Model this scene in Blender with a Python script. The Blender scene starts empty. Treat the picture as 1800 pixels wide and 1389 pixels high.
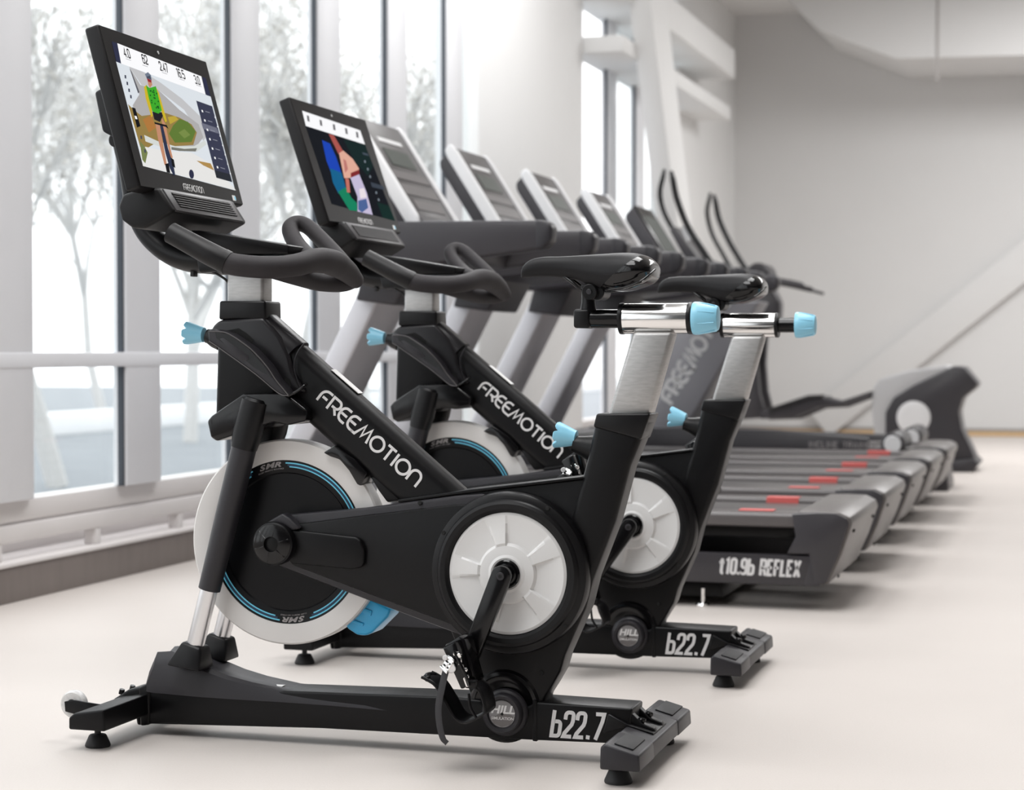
import bpy, bmesh, math, random
from mathutils import Vector, Matrix

# ------------------------------------------------------------------ camera, sky, exposure
scene = bpy.context.scene
COL = scene.collection
FPX = 3350.0                                     # focal length in pixels of the 1800 px wide frame
YAW, PITCH = math.atan(1015 / FPX), math.atan(79.5 / FPX)
CAM = Vector((1.16611, -3.86765, 0.86))
FWD = Vector((-math.sin(YAW) * math.cos(PITCH), math.cos(YAW) * math.cos(PITCH), -math.sin(PITCH)))
RGT = Vector((math.cos(YAW), math.sin(YAW), 0))
UPV = RGT.cross(FWD)
cd = bpy.data.cameras.new('camera')
cam = bpy.data.objects.new('camera', cd)
COL.objects.link(cam)
cam.matrix_world = Matrix(((RGT.x, UPV.x, -FWD.x, CAM.x), (RGT.y, UPV.y, -FWD.y, CAM.y),
                           (RGT.z, UPV.z, -FWD.z, CAM.z), (0, 0, 0, 1)))
cd.sensor_fit = 'HORIZONTAL'
cd.sensor_width = 36.0
cd.lens = 36.0 * FPX / 1800
cd.clip_end = 300
cd.dof.use_dof = True
cd.dof.focus_distance = 4.0
cd.dof.aperture_fstop = 4.2
scene.camera = cam

world = bpy.data.worlds.new('sky')
scene.world = world
world.use_nodes = True
bg = world.node_tree.nodes['Background']
bg.inputs[0].default_value = (0.985, 0.985, 1.0, 1)
bg.inputs[1].default_value = 1.55
scene.view_settings.view_transform = 'Standard'
scene.view_settings.look = 'None'
scene.view_settings.gamma = 1
scene.view_settings.exposure = 0.65

def area(name, loc, target, sx, sy, power, col=(1, 1, 1)):
    l = bpy.data.lights.new(name, 'AREA')
    l.shape = 'RECTANGLE'; l.size = sx; l.size_y = sy; l.energy = power; l.color = col
    o = bpy.data.objects.new(name, l); COL.objects.link(o)
    o.location = loc
    o.rotation_euler = (Vector(target) - Vector(loc)).to_track_quat('-Z', 'Y').to_euler()
    return o

# unseen area lamps added below the ceiling to light floor, tubes and back wall
area('ceiling_fill_near', (-0.9, -1.6, 4.25), (-0.9, -1.6, 0), 2.0, 3.0, 82)
area('ceiling_fill_middle', (0.4, 1.7, 4.25), (0.4, 1.7, 0), 1.4, 3.0, 66)
area('ceiling_fill_window', (-1.3, 6.0, 4.25), (-1.3, 6.0, 0), 1.4, 3.5, 72)
area('ceiling_fill_far', (2.4, 11.6, 4.25), (2.4, 11.6, 0), 4.0, 2.6, 185)

# ------------------------------------------------------------------ helpers
def ray(px, py):
    return FWD + RGT * ((px - 900) / FPX) - UPV * ((py - 694.5) / FPX)
def P(px, py, y=0.0):                             # point of the photograph -> point on the plane Y = y
    d = ray(px, py)
    return CAM + d * ((y - CAM.y) / d.y)
def PX(px, py, x):                                # ... on the plane X = x
    d = ray(px, py)
    return CAM + d * ((x - CAM.x) / d.x)
def poly(pts, y):
    return [(p.x, p.z) for p in (P(a, b, y) for a, b in pts)]

MATS = {}
def nodes_of(m):
    return m.node_tree.nodes, m.node_tree.links
def mat(name, col, rough=0.5, metal=0.0, bump=0.0, bscale=400.0, vary=0.0, vscale=8.0, spec=0.5, coat=0.0, aniso=None, sheen=0.0):
    m = bpy.data.materials.new(name)
    m.use_nodes = True
    n, l = nodes_of(m)
    b = n['Principled BSDF']
    b.inputs['Base Color'].default_value = (*col, 1)
    b.inputs['Roughness'].default_value = rough
    b.inputs['Metallic'].default_value = metal
    b.inputs['Specular IOR Level'].default_value = spec
    if sheen:
        b.inputs['Sheen Weight'].default_value = sheen; b.inputs['Sheen Roughness'].default_value = .25
    if coat:
        b.inputs['Coat Weight'].default_value = coat
        b.inputs['Coat Roughness'].default_value = 0.08
    tc = n.new('ShaderNodeTexCoord')
    if vary:
        t = n.new('ShaderNodeTexNoise'); t.inputs['Scale'].default_value = vscale; t.inputs['Detail'].default_value = 6
        mp = n.new('ShaderNodeMapping'); l.new(tc.outputs['Object'], mp.inputs[0])
        if aniso: mp.inputs['Scale'].default_value = aniso
        l.new(mp.outputs[0], t.inputs['Vector'])
        r = n.new('ShaderNodeMixRGB'); r.blend_type = 'MIX'
        r.inputs[1].default_value = (*[c * (1 - vary) for c in col], 1)
        r.inputs[2].default_value = (*[min(1, c * (1 + vary)) for c in col], 1)
        l.new(t.outputs[0], r.inputs[0]); l.new(r.outputs[0], b.inputs['Base Color'])
    if bump:
        t2 = n.new('ShaderNodeTexNoise'); t2.inputs['Scale'].default_value = bscale; t2.inputs['Detail'].default_value = 3
        l.new(tc.outputs['Object'], t2.inputs['Vector'])
        bp = n.new('ShaderNodeBump'); bp.inputs['Strength'].default_value = bump; bp.inputs['Distance'].default_value = 0.001
        l.new(t2.outputs[0], bp.inputs['Height']); l.new(bp.outputs[0], b.inputs['Normal'])
    MATS[name] = m
    return m
def emit(name, col, s=1.0):
    m = bpy.data.materials.new(name); m.use_nodes = True
    n, l = nodes_of(m)
    b = n['Principled BSDF']
    b.inputs['Base Color'].default_value = (0.01, 0.01, 0.01, 1); b.inputs['Roughness'].default_value = 0.3; b.inputs['Specular IOR Level'].default_value = 0.0
    b.inputs['Emission Color'].default_value = (*col, 1); b.inputs['Emission Strength'].default_value = s
    MATS[name] = m
    return m
def srgb(r, g, b):
    f = lambda c: (c / 255 / 12.92) if c / 255 <= 0.04045 else ((c / 255 + 0.055) / 1.055) ** 2.4
    return (f(r), f(g), f(b))

def link(o, parent=None):
    COL.objects.link(o)
    if parent is not None: o.parent = parent
    return o
def done(name, bm, m, parent=None, ang=38, smooth=True, recalc=True):
    if recalc: bmesh.ops.recalc_face_normals(bm, faces=bm.faces[:])
    me = bpy.data.meshes.new(name)
    bm.to_mesh(me); bm.free()
    for mm in (m if isinstance(m, (list, tuple)) else [m]): me.materials.append(mm)
    if smooth:
        for p in me.polygons: p.use_smooth = True
        me.set_sharp_from_angle(angle=math.radians(ang))
    return link(bpy.data.objects.new(name, me), parent)
def empty(name, loc=(0, 0, 0), parent=None):
    o = bpy.data.objects.new(name, None); o.empty_display_size = 0.1
    link(o, parent); o.location = loc
    return o
def tag(o, label, cat, group=None):
    o['label'] = label; o['category'] = cat
    if group: o['group'] = group
    return o
def struct(o):
    o['kind'] = 'structure'; return o
def bevel(bm, w, seg=2, geom=None, ang=25):
    if w <= 0: return
    es = [e for e in (geom or bm.edges) if e.is_valid and len(e.link_faces) == 2 and e.calc_face_angle(0) > math.radians(ang)]
    if es: bmesh.ops.bevel(bm, geom=es, offset=w, offset_type='OFFSET', segments=seg, profile=0.5, affect='EDGES', clamp_overlap=True)
def join(a, b):
    me = bpy.data.meshes.new('tmp'); b.to_mesh(me); b.free(); a.from_mesh(me); bpy.data.meshes.remove(me)
    return a
def prism(pts, y0, y1, bev=0.0, seg=2, bm=None, m=None):
    """polygon in XZ (list of (x, z)) extruded from y0 to y1; m maps local (x, y, z) to the world"""
    b = bmesh.new()
    lo = [b.verts.new((x, y0, z)) for x, z in pts]; hi = [b.verts.new((x, y1, z)) for x, z in pts]
    b.faces.new(lo); b.faces.new(hi[::-1])
    n = len(pts)
    for i in range(n): b.faces.new((lo[i], hi[i], hi[(i + 1) % n], lo[(i + 1) % n]))
    bmesh.ops.recalc_face_normals(b, faces=b.faces[:])
    bevel(b, bev, seg)
    if m is not None: b.transform(m)
    return join(bm, b) if bm is not None else b
def box(c, s, bev=0.0, seg=2, m=None, bm=None):
    b = bmesh.new()
    bmesh.ops.create_cube(b, size=1)
    b.transform(Matrix.Translation(c) @ Matrix.Diagonal((s[0], s[1], s[2], 1)))
    bevel(b, bev, seg)
    if m is not None: b.transform(m)
    return join(bm, b) if bm is not None else b
def frame(o, z, x=None):
    """matrix with origin o and local Z along z"""
    z = Vector(z).normalized()
    x = Vector(x) if x is not None else (Vector((0, 0, 1)) if abs(z.z) < 0.9 else Vector((1, 0, 0)))
    x = (x - z * x.dot(z)).normalized(); y = z.cross(x)
    return Matrix(((x.x, y.x, z.x, o[0]), (x.y, y.y, z.y, o[1]), (x.z, y.z, z.z, o[2]), (0, 0, 0, 1)))
def lathe(prof, o, axis, n=32, bm=None, close=False):
    """prof: list of (r, t); t along the axis from o"""
    b = bmesh.new(); M = frame(o, axis)
    rings = []
    for r, t in prof:
        if r < 1e-6: rings.append([b.verts.new(M @ Vector((0, 0, t)))])
        else: rings.append([b.verts.new(M @ Vector((r * math.cos(2 * math.pi * k / n), r * math.sin(2 * math.pi * k / n), t))) for k in range(n)])
    for a, c in zip(rings[:-1], rings[1:]) if not close else zip(rings, rings[1:] + rings[:1]):
        for k in range(n):
            k2 = (k + 1) % n
            if len(a) == 1 and len(c) == 1: continue
            if len(a) == 1: b.faces.new((a[0], c[k], c[k2]))
            elif len(c) == 1: b.faces.new((a[k], c[0], a[k2]))
            else: b.faces.new((a[k], c[k], c[k2], a[k2]))
    if not close:
        for rr in (rings[0], rings[-1]):
            if len(rr) > 1: b.faces.new(rr)
    bmesh.ops.recalc_face_normals(b, faces=b.faces[:])
    return join(bm, b) if bm is not None else b
def crom(pts, n=8):
    pts = [Vector(p) for p in pts]
    if len(pts) < 3: return pts
    q = [pts[0] * 2 - pts[1]] + pts + [pts[-1] * 2 - pts[-2]]
    out = []
    for i in range(1, len(q) - 2):
        a, b, c, d = q[i - 1:i + 3]
        for k in range(n):
            t = k / n
            out.append(0.5 * ((2 * b) + (c - a) * t + (2 * a - 5 * b + 4 * c - d) * t * t + (3 * b - a - 3 * c + d) * t ** 3))
    out.append(q[-2])
    return out
def lerp_list(v, n):
    if not isinstance(v, (list, tuple)): return [v] * n
    out = []
    for i in range(n):
        t = i / (n - 1) * (len(v) - 1); k = min(int(t), len(v) - 2); out.append(v[k] + (v[k + 1] - v[k]) * (t - k))
    return out
def tube(path, r, n=16, smooth=8, bm=None, side=None, ry=None, cap=True, round_cap=0, sq=1.0):
    """sweep an ellipse (r, ry) along a path; side: fixed direction of the ry axis; sq<1 makes it squarer"""
    pts = crom(path, smooth) if smooth > 1 else [Vector(p) for p in path]
    N = len(pts); rs = lerp_list(r, N); rys = lerp_list(ry if ry is not None else r, N)
    b = bmesh.new(); rings = []; prev = None
    for i, p in enumerate(pts):
        t = (pts[min(i + 1, N - 1)] - pts[max(i - 1, 0)]).normalized()
        if side is not None: s = Vector(side)
        elif prev is not None: s = prev
        else: s = Vector((0, 1, 0)) if abs(t.y) < 0.9 else Vector((0, 0, 1))
        s = (s - t * s.dot(t)).normalized(); u = t.cross(s); prev = s
        ring = []
        for k in range(n):
            a = 2 * math.pi * k / n; ca, sa = math.cos(a), math.sin(a)
            if sq != 1: ca = math.copysign(abs(ca) ** sq, ca); sa = math.copysign(abs(sa) ** sq, sa)
            ring.append(b.verts.new(p + s * (ca * rys[i]) + u * (sa * rs[i])))
        rings.append((ring, t, s, u, p, rs[i], rys[i]))
    R = [x[0] for x in rings]
    def dome(x, sg):
        ring, t, s, u, p, rr, ry_ = x; out = []
        for j in range(1, 5):
            f = j / 5 * math.pi / 2
            out.append([b.verts.new(p + t * (sg * math.sin(f) * min(rr, ry_)) + (v.co - p) * math.cos(f)) for v in ring])
        return out
    if round_cap & 1: R = dome(rings[0], -1)[::-1] + R
    if round_cap & 2: R = R + dome(rings[-1], 1)
    for a, c in zip(R[:-1], R[1:]):
        for k in range(n): b.faces.new((a[k], c[k], c[(k + 1) % n], a[(k + 1) % n]))
    if cap:
        b.faces.new(R[0]); b.faces.new(R[-1])
    bmesh.ops.recalc_face_normals(b, faces=b.faces[:])
    return join(bm, b) if bm is not None else b
def rrtube(p0, p1, hw, hh, r, n=6, side=(0, 1, 0)):
    """straight rounded rectangle tube: hw along side, hh across"""
    p0, p1 = Vector(p0), Vector(p1); t = (p1 - p0).normalized(); s = Vector(side); u = t.cross(s).normalized(); ring = []
    for cx, cy, a0 in ((1, 1, 0), (-1, 1, 90), (-1, -1, 180), (1, -1, 270)):
        for k in range(n + 1):
            a = math.radians(a0 + 90 * k / n); ring.append(s * (cx * (hw - r) + r * math.cos(a)) + u * (cy * (hh - r) + r * math.sin(a)))
    return loft([[p0 + v for v in ring], [p1 + v for v in ring]])
def loft(secs, bm=None, cap=True):
    b = bmesh.new(); R = [[b.verts.new(p) for p in s] for s in secs]; n = len(R[0])
    for a, c in zip(R[:-1], R[1:]):
        for k in range(n): b.faces.new((a[k], c[k], c[(k + 1) % n], a[(k + 1) % n]))
    if cap: b.faces.new(R[0]); b.faces.new(R[-1])
    bmesh.ops.recalc_face_normals(b, faces=b.faces[:])
    return join(bm, b) if bm is not None else b
def arc(cx, cz, r, a0, a1, n=16):
    return [(cx + r * math.cos(math.radians(a0 + (a1 - a0) * k / n)), cz + r * math.sin(math.radians(a0 + (a1 - a0) * k / n))) for k in range(n + 1)]
def plane_map(o, u, n):
    """local (x, z) in the plane, local -y towards the viewer: returns matrix for prism()"""
    u = Vector(u).normalized(); n = Vector(n).normalized(); v = n.cross(u)
    return Matrix(((u.x, -n.x, v.x, o[0]), (u.y, -n.y, v.y, o[1]), (u.z, -n.z, v.z, o[2]), (0, 0, 0, 1)))

# ------------------------------------------------------------------ lettering drawn with strokes
def ribbon(pts, w, M, th, bm, closed=False):
    pts = [Vector((p[0], p[1])) for p in pts]
    q = [pts[0]]
    for p in pts[1:]:
        if (p - q[-1]).length > 1e-6: q.append(p)
    pts = q; n = len(pts); L = []; R = []
    for i in range(n):
        if closed: a, c = pts[i - 1], pts[(i + 1) % n]
        else: a, c = pts[max(i - 1, 0)], pts[min(i + 1, n - 1)]
        d1 = (pts[i] - a).normalized() if (pts[i] - a).length > 1e-9 else None
        d2 = (c - pts[i]).normalized() if (c - pts[i]).length > 1e-9 else None
        d1 = d1 or d2; d2 = d2 or d1
        n1 = Vector((-d1.y, d1.x)); n2 = Vector((-d2.y, d2.x)); mm = (n1 + n2)
        if mm.length < 0.3: mm = n1
        mm = mm.normalized(); k = min(1.0 / max(mm.dot(n1), 0.3), 1.9)
        L.append(pts[i] + mm * (k * w / 2)); R.append(pts[i] - mm * (k * w / 2))
    idx = range(n) if closed else range(n - 1)
    V = lambda p, y: bm.verts.new(M @ Vector((p.x, y, p.y)))
    tl = [V(p, -th) for p in L]; tr = [V(p, -th) for p in R]; bl = [V(p, 0) for p in L]; br = [V(p, 0) for p in R]
    for i in idx:
        j = (i + 1) % n
        for f in ((tl[i], tl[j], tr[j], tr[i]), (tl[i], bl[i], bl[j], tl[j]), (tr[i], tr[j], br[j], br[i])):
            bm.faces.new(f)
    if not closed:
        bm.faces.new((tl[0], tr[0], br[0], bl[0])); bm.faces.new((tl[-1], bl[-1], br[-1], tr[-1]))
def A(cx, cz, rx, rz, a0, a1, n=8):
    return [(cx + rx * math.cos(math.radians(a0 + (a1 - a0) * k / n)), cz + rz * math.sin(math.radians(a0 + (a1 - a0) * k / n))) for k in range(n + 1)]
LOGO = {  # width, strokes (closed strokes end with 'c')
    'F': (.75, [[(0, 0), (0, .5)] + A(.5, .5, .5, .5, 180, 90) + [(.75, 1)], [(.2, .47), (.62, .47)]]),
    'R': (.78, [[(0, 0), (0, 1), (.5, 1)] + A(.5, .7, .27, .3, 90, -90) + [(.2, .4)], [(.42, .4), (.78, 0)]]),
    'E': (.68, [[(.68, 1)] + A(.4, .6, .4, .4, 90, 180) + A(.4, .4, .4, .4, 180, 270) + [(.68, 0)], [(0, .5), (.6, .5)]]),
    'M': (1.1, [[(-.35, 0), (0, 0), (.38, .95), (.5, .15), (.9, .98), (1.08, 0)]]),
    'O': (1.0, [A(.5, .5, .5, .5, 0, 345, 23), 'c']),
    'T': (.74, [[(0, 1), (.74, 1)], [(.37, 1), (.37, 0)]]),
    'I': (.16, [[(.08, 0), (.08, 1)]]),
    'N': (.82, [[(0, 0), (0, .58)] + A(.41, .58, .41, .42, 180, 0, 12) + [(.82, 0)]]),
}
COND = {
    'b': (.40, [[(0, 1.06), (0, 0), (.26, 0)] + A(.26, .14, .14, .14, -90, 0, 4) + A(.26, .46, .14, .14, 0, 90, 4) + [(.07, .6)]]),
    '2': (.40, [[(0, .7)] + A(.14, .86, .14, .14, 180, 90, 4) + A(.26, .86, .14, .14, 90, 0, 4) + [(.4, .64), (.36, .5), (.05, .14), (0, 0), (.42, 0)]]),
    '4': (.42, [[(.30, -.06), (.30, 1), (0, .26), (.44, .26)]]),
    '6': (.40, [[(.38, .9)] + A(.2, .86, .2, .14, 20, 180, 5) + A(.2, .14, .2, .14, 180, 360, 6) + A(.2, .46, .2, .14, 0, 180, 5)]),
    '5': (.40, [[(.4, 1), (0, 1), (0, .56), (.24, .6)] + A(.2, .44, .2, .14, 60, 0, 3) + A(.2, .14, .2, .14, 0, -170, 6)]),
    '3': (.40, [A(.2, .84, .2, .16, 170, -20, 6) + [(.4, .66), (.3, .54), (.14, .54), (.3, .52), (.4, .42)] + A(.2, .14, .2, .14, 0, -170, 6)]),
    '.': (.08, [[(.04, -.06), (.04, .1)]]),
    '7': (.40, [[(0, 1), (.42, 1), (.38, .7), (.14, -.06)]]),
    't': (.30, [[(.12, 1), (.12, .12)] + A(.2, .12, .08, .12, 180, 270, 3) + [(.3, 0)], [(-.10, .74), (.32, .74)]]),
    '1': (.22, [[(0, .86), (.16, 1), (.16, -.06)]]),
    '0': (.40, [A(.2, .84, .2, .16, 0, 180, 6) + A(.2, .16, .2, .16, 180, 360, 6), 'c']),
    '9': (.40, [[(.02, .1)] + A(.2, .14, .2, .14, 200, 360, 5) + A(.2, .84, .2, .16, 0, 180, 6) + A(.2, .58, .2, .14, 180, 270, 4) + [(.4, .44)]]),
    'R': (.42, [[(0, -.06), (0, 1), (.26, 1)] + A(.26, .86, .14, .14, 90, 0, 4) + A(.26, .62, .14, .14, 0, -90, 4) + [(0, .48)], [(.24, .48), (.42, -.06)]]),
    'E': (.36, [[(.36, 1), (0, 1), (0, 0), (.36, 0)], [(0, .5), (.3, .5)]]),
    'F': (.34, [[(.36, 1), (0, 1), (0, -.06)], [(0, .5), (.3, .5)]]),
    'L': (.34, [[(0, 1.06), (0, 0), (.36, 0)]]),
    'X': (.42, [[(0, 1.06), (.42, -.06)], [(.42, 1.06), (0, -.06)]]),
    ' ': (.22, []),
}
def letter_mesh(text, font, o, u, n, height, length, stroke, gap=.17, slant=0.0, th=0.0008):
    tot = sum(font[c][0] for c in text) + gap * (len(text) - 1)
    sx = length / tot
    bm = bmesh.new(); M = plane_map(o, u, n); x = 0
    for c in text:
        w, st = font[c]
        closed = 'c' in st
        for s in st:
            if s == 'c': continue
            ribbon([((x + a) * sx + b * height * slant, b * height) for a, b in s], stroke, M, th, bm, closed)
        x += w + gap
    return bm
def text_mesh(text, size, M, xs=1.0, shear=0.0, th=0.0006, align='CENTER', bm=None, bold=0.0):
    cu = bpy.data.curves.new('t', 'FONT'); cu.body = text; cu.size = size; cu.shear = shear; cu.extrude = th; cu.offset = bold
    cu.align_x = align; cu.align_y = 'CENTER'; cu.resolution_u = 3
    o = bpy.data.objects.new('t', cu)
    me = bpy.data.meshes.new_from_object(o)
    b = bmesh.new(); b.from_mesh(me)
    bpy.data.objects.remove(o); bpy.data.curves.remove(cu); bpy.data.meshes.remove(me)
    # text lies in local XY, facing +Z -> map to (x, -z, y)
    T = Matrix(((xs, 0, 0, 0), (0, 0, -1, 0), (0, 1, 0, 0), (0, 0, 0, 1)))
    b.transform(M @ T)
    return join(bm, b) if bm is not None else b

# ------------------------------------------------------------------ materials
powder = mat('black powder coat', (.0030, .0028, .0034), .38, spec=.24, sheen=.06, bump=.12, bscale=900)
plastic = mat('black moulded plastic', (.0052, .0049, .0056), .36, spec=.28, bump=.05, bscale=1200)
satin = mat('dark grey satin plastic', (.024, .0225, .0265), .42, spec=.4, bump=.08, bscale=900)
gloss = mat('gloss black plastic', (.004, .0037, .0043), .18, spec=.35, coat=.08)
rubber = mat('black rubber', (.018, .0175, .019), .6, bump=.2, bscale=500)
foam = mat('dark grey grip foam', (.036, .0325, .035), .62, bump=.35, bscale=1300, spec=.3)
grip_m = mat('smooth grip rubber', (.008, .0073, .0078), .42, spec=.28)
void = mat('hole shade and screw black', (.004, .004, .004), .8)  # flat black painted for the shade inside holes and slots; also on screws
silver = mat('brushed aluminium', (.50, .495, .49), .48, 1.0, vary=.22, vscale=45, aniso=(1, 1, 5))
chrome = mat('polished steel', (.86, .85, .84), .12, 1.0)
rod_m = mat('satin aluminium rod', (.78, .78, .79), .28, 1.0)
white_p = mat('white plastic', (.74, .735, .73), .32)
rim_m = mat('light grey flywheel rim', (.72, .70, .685), .42)
wheel_blk = mat('flywheel black', (.003, .003, .004), .3, spec=.22)
blue = mat('light blue plastic', srgb(146, 212, 238), .35)
blue_b = mat('bright blue plastic', srgb(56, 172, 224), .28)
stripe = mat('light blue print', srgb(110, 205, 235), .4)
stripe_d = mat('dark blue print', srgb(10, 48, 78), .4)
letter_w = mat('white print', (.72, .71, .71), .45)
letter_g = mat('grey print', (.32, .30, .30), .45)
leather = mat('black saddle vinyl', (.009, .0085, .0095), .5, spec=.25, bump=.2, bscale=700)
patent = mat('glossy patent vinyl', (.003, .0028, .0032), .1, spec=.45, bump=.3, bscale=120)
badge_m = mat('grey badge metal', (.24, .235, .24), .35, .3)
web = mat('black nylon webbing', (.026, .025, .028), .7, bump=.6, bscale=700)
clear = mat('clear urethane', (.72, .71, .70), .25, vary=.25, vscale=160)
sticker_m = mat('white sticker', (.8, .79, .78), .5)
sticker_o = mat('orange sticker', (.75, .35, .12), .5)

# ------------------------------------------------------------------ exercise bike
UX, NY = (1, 0, 0), (0, -1, 0)
def disc(o, axis, r, t0, t1, n=24, bev=.001, bm=None):
    return lathe([(0, t0), (r - bev, t0), (r, t0 + bev), (r, t1 - bev), (r - bev, t1), (0, t1)], o, axis, n, bm)
def knob_mesh(o, axis, r0, r1, L, lobes=6, depth=.2, n=72):
    bm = bmesh.new(); M = frame(o, axis); rings = []
    prof = [(r0 * .7, 0, 0), (r0, .002, 0), (r0 * 1.02, L * .12, .05), ((r0 + r1) / 2, L * .5, .25), (r1 * .97, L * .9, .8), (r1, L * .97, 1), (r1 * .94, L, 1), (r1 * .72, L * .98, .9), (r1 * .6, L * .8, .5), (0, L * .78, 0)]
    for r, t, k in prof:
        if r == 0: rings.append([bm.verts.new(M @ Vector((0, 0, t)))]); continue
        rr = []
        for i in range(n):
            a = 2 * math.pi * i / n
            c = abs(math.cos(lobes * a / 2)) ** 10
            rr.append(bm.verts.new(M @ Vector((r * (1 - .10 * k * c) * math.cos(a), r * (1 - .10 * k * c) * math.sin(a), t - L * depth * k * c * (t / L)))))
        rings.append(rr)
    for a, c in zip(rings[:-1], rings[1:]):
        for i in range(n):
            j = (i + 1) % n
            if len(c) == 1: bm.faces.new((a[i], a[j], c[0]))
            else: bm.faces.new((a[i], a[j], c[j], c[i]))
    bm.faces.new(rings[0])
    return bm
def grow(pts, y, dx0=0):
    return poly(pts, y)

CRANK = P(891, 1009, -.078)          # centre line of the crank
FLY = P(504, 953, -.02)

def build_bike():
    root = empty('exercise_bike')
    part = lambda name, bm, m, p=root, **k: done(name, bm, m, p, **k)
    # --- base
    bm = prism(poly([(259, 1206), (560, 1217), (800, 1226), (845, 1231), (852, 1238), (930, 1242), (941, 1234), (1112, 1246), (1104, 1309), (940, 1302), (560, 1281), (251, 1273)], -.05), -.05, .05, .007, 3)
    beam = part('base_beam', bm, powder)
    part('weld_seam', prism(poly([(936, 1231), (944, 1232), (944, 1304), (936, 1303)], -.0505), -.0515, .0515, .002), powder, beam)
    part('model_lettering', letter_mesh('b22.7', COND, P(969, 1293, -.0505), P(1060, 1299, -.0505) - P(969, 1293, -.0505), NY, .0505, .106, .0080, gap=.22, slant=.14), letter_w, beam)
    # plastic hump over the front of the beam
    secs = []
    for px, zt, hw, sh, zb in ((255, .118, .052, .3, .1), (262, .150, .056, .5, .098), (274, .186, .060, .7, .097), (300, .190, .064, .7, .097), (330, .178, .066, .55, .096), (360, .160, .066, .4, .095), (400, .142, .064, .3, .094), (440, .130, .060, .3, .093), (500, .118, .055, .3, .092), (580, .110, .052, .35, .09), (680, .106, .050, .35, .086), (780, .098, .049, .4, .082), (845, .086, .047, .4, .078)):
        x = P(px, 1190, -.05).x; h = zt - zb
        prof = [(-hw, zb), (-hw * .985, zb + h * sh), (-hw * .86, zb + h * .86), (-hw * .7, zt), (-hw * .25, zt - h * .10), (0, zt - h * .13), (hw * .25, zt - h * .10), (hw * .7, zt), (hw * .86, zb + h * .86), (hw * .985, zb + h * sh), (hw, zb)]
        secs.append([Vector((x, y, z)) for y, z in prof])
    cov = part('base_cover', loft(secs), satin, ang=28)
    part('warning_sticker', box((P(489, 1186, -.01).x, -.010, .1192), (.026, .020, .0016), m=None), sticker_m, cov)
    # front stabiliser
    st = part('front_stabilizer', prism(poly([(120, 1262), (130, 1254), (182, 1248), (184, 1287), (120, 1283)], -.25), -.25, .25, .005, 3), powder)
    for s in (-1, 1):
        c = P(172, 1312, -.19); c.y = s * .19; c.z = 0
        part('levelling_foot', lathe([(0, 0), (.0265, 0), (.0275, .003), (.0265, .007), (.019, .024), (.017, .026), (.007, .027), (.007, .05), (0, .05)], c, (0, 0, 1), 28), rubber, st)
        if s > 0: continue
        w = P(133, 1237, -.13); w.y = s * .135
        part('transport_wheel', lathe([(.010, -.011), (.027, -.011), (.0305, -.006), (.0305, .006), (.027, .011), (.010, .011)], w, (0, 1, 0), 32), clear, st)
        part('wheel_hub', disc(w, (0, 1, 0), .0125, -.0125, .0125), gloss, st)
        bm = prism([(w.x - .012, w.z - .014), (w.x - .014, w.z + .008), (w.x + .01, w.z + .012), (w.x + .075, w.z + .006), (w.x + .075, w.z - .03)], w.y - .02, w.y - .0145, .001)
        part('wheel_bracket', bm, powder, st)
    nb = part('front_neck', prism(poly([(196, 1231), (224, 1213), (250, 1207), (250, 1275), (240, 1276), (236, 1246), (200, 1250)], -.04), -.04, .04, .006, 3), powder)
    part('weld_collar', prism(poly([(243, 1209), (256, 1203), (263, 1205), (262, 1275), (246, 1277)], -.054), -.054, .054, .005, 3), powder, nb)
    bm = bmesh.new()
    for y in (-.025, .025): disc(P(223, 1214, 0) + Vector((0, y, 0)), (.3, 0, 1), .007, -.004, .008, 6, bm=bm)
    part('bolts', bm, gloss, nb)
    # rear stabiliser
    sp = poly([(1056, 1315), (1063, 1309), (1122, 1329), (1124, 1357), (1055, 1352)], -.25)
    st = part('rear_stabilizer', prism(sp, -.249, .249, .004, 3), satin)
    cx = sum(p[0] for p in sp) / 5; cz = sum(p[1] for p in sp) / 5
    big = [(cx + (x - cx) * 1.035, cz + (z - cz) * 1.06) for x, z in sp]
    a, b = Vector((sp[1][0], 0, sp[1][1])), Vector((sp[2][0], 0, sp[2][1])); d = (b - a).normalized(); nn = Vector((-d.z, 0, d.x))
    for y0, y1 in ((-.252, -.118), (.118, .252)):
        e = part('end_cap', prism(big, y0, y1, .005, 3), satin, st)
        q = [a + d * .014 + nn * .001, b - d * .016 + nn * .001, b - d * .016 + nn * .0042, a + d * .014 + nn * .0042]
        part('grip_pad', prism([(v.x, v.z) for v in q], y0 + .022, y1 - .006, .0015), rubber, st)
    for s in (-1, 1):
        c = P(1087, 1378, -.2); c.y = s * .2; c.z = 0
        part('levelling_foot', lathe([(0, 0), (.0275, 0), (.0285, .003), (.0275, .007), (.020, .024), (.018, .026), (.007, .027), (.007, .06), (0, .06)], c, (0, 0, 1), 28), rubber, st)
    hb = part('hinge_plate', prism([(v.x, v.z) for v in (a - d * .045 + nn * .012, a - d * .0 + nn * .004, b - d * .012 + nn * .004, b - d * .012 + nn * -.002, a - nn * .002, a - d * .045 - nn * .03)], -.062, .062, .004), powder)
    for y in (-.034, .034):
        q = [a - d * .035 + nn * .028, a - d * .004 + nn * .0265, a + d * .012 + nn * .018, a + d * .028 + nn * .011, a + d * .052 + nn * .0095, a + d * .058 + nn * .002, a + nn * .001, a - d * .035 + nn * .015]
        part('hinge_tongue', prism([(v.x, v.z) for v in q], y - .012, y + .012, .003, 3), powder, hb)
        part('bolt', disc(a + d * .022 + nn * .012 + Vector((0, y, 0)), nn, .0085, 0, .008, 16, .002), gloss, hb)
    # --- hill pivot at the foot of the frame
    hc = P(884, 1243, -.05); bc = P(880, 1257, -.085)
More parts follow.
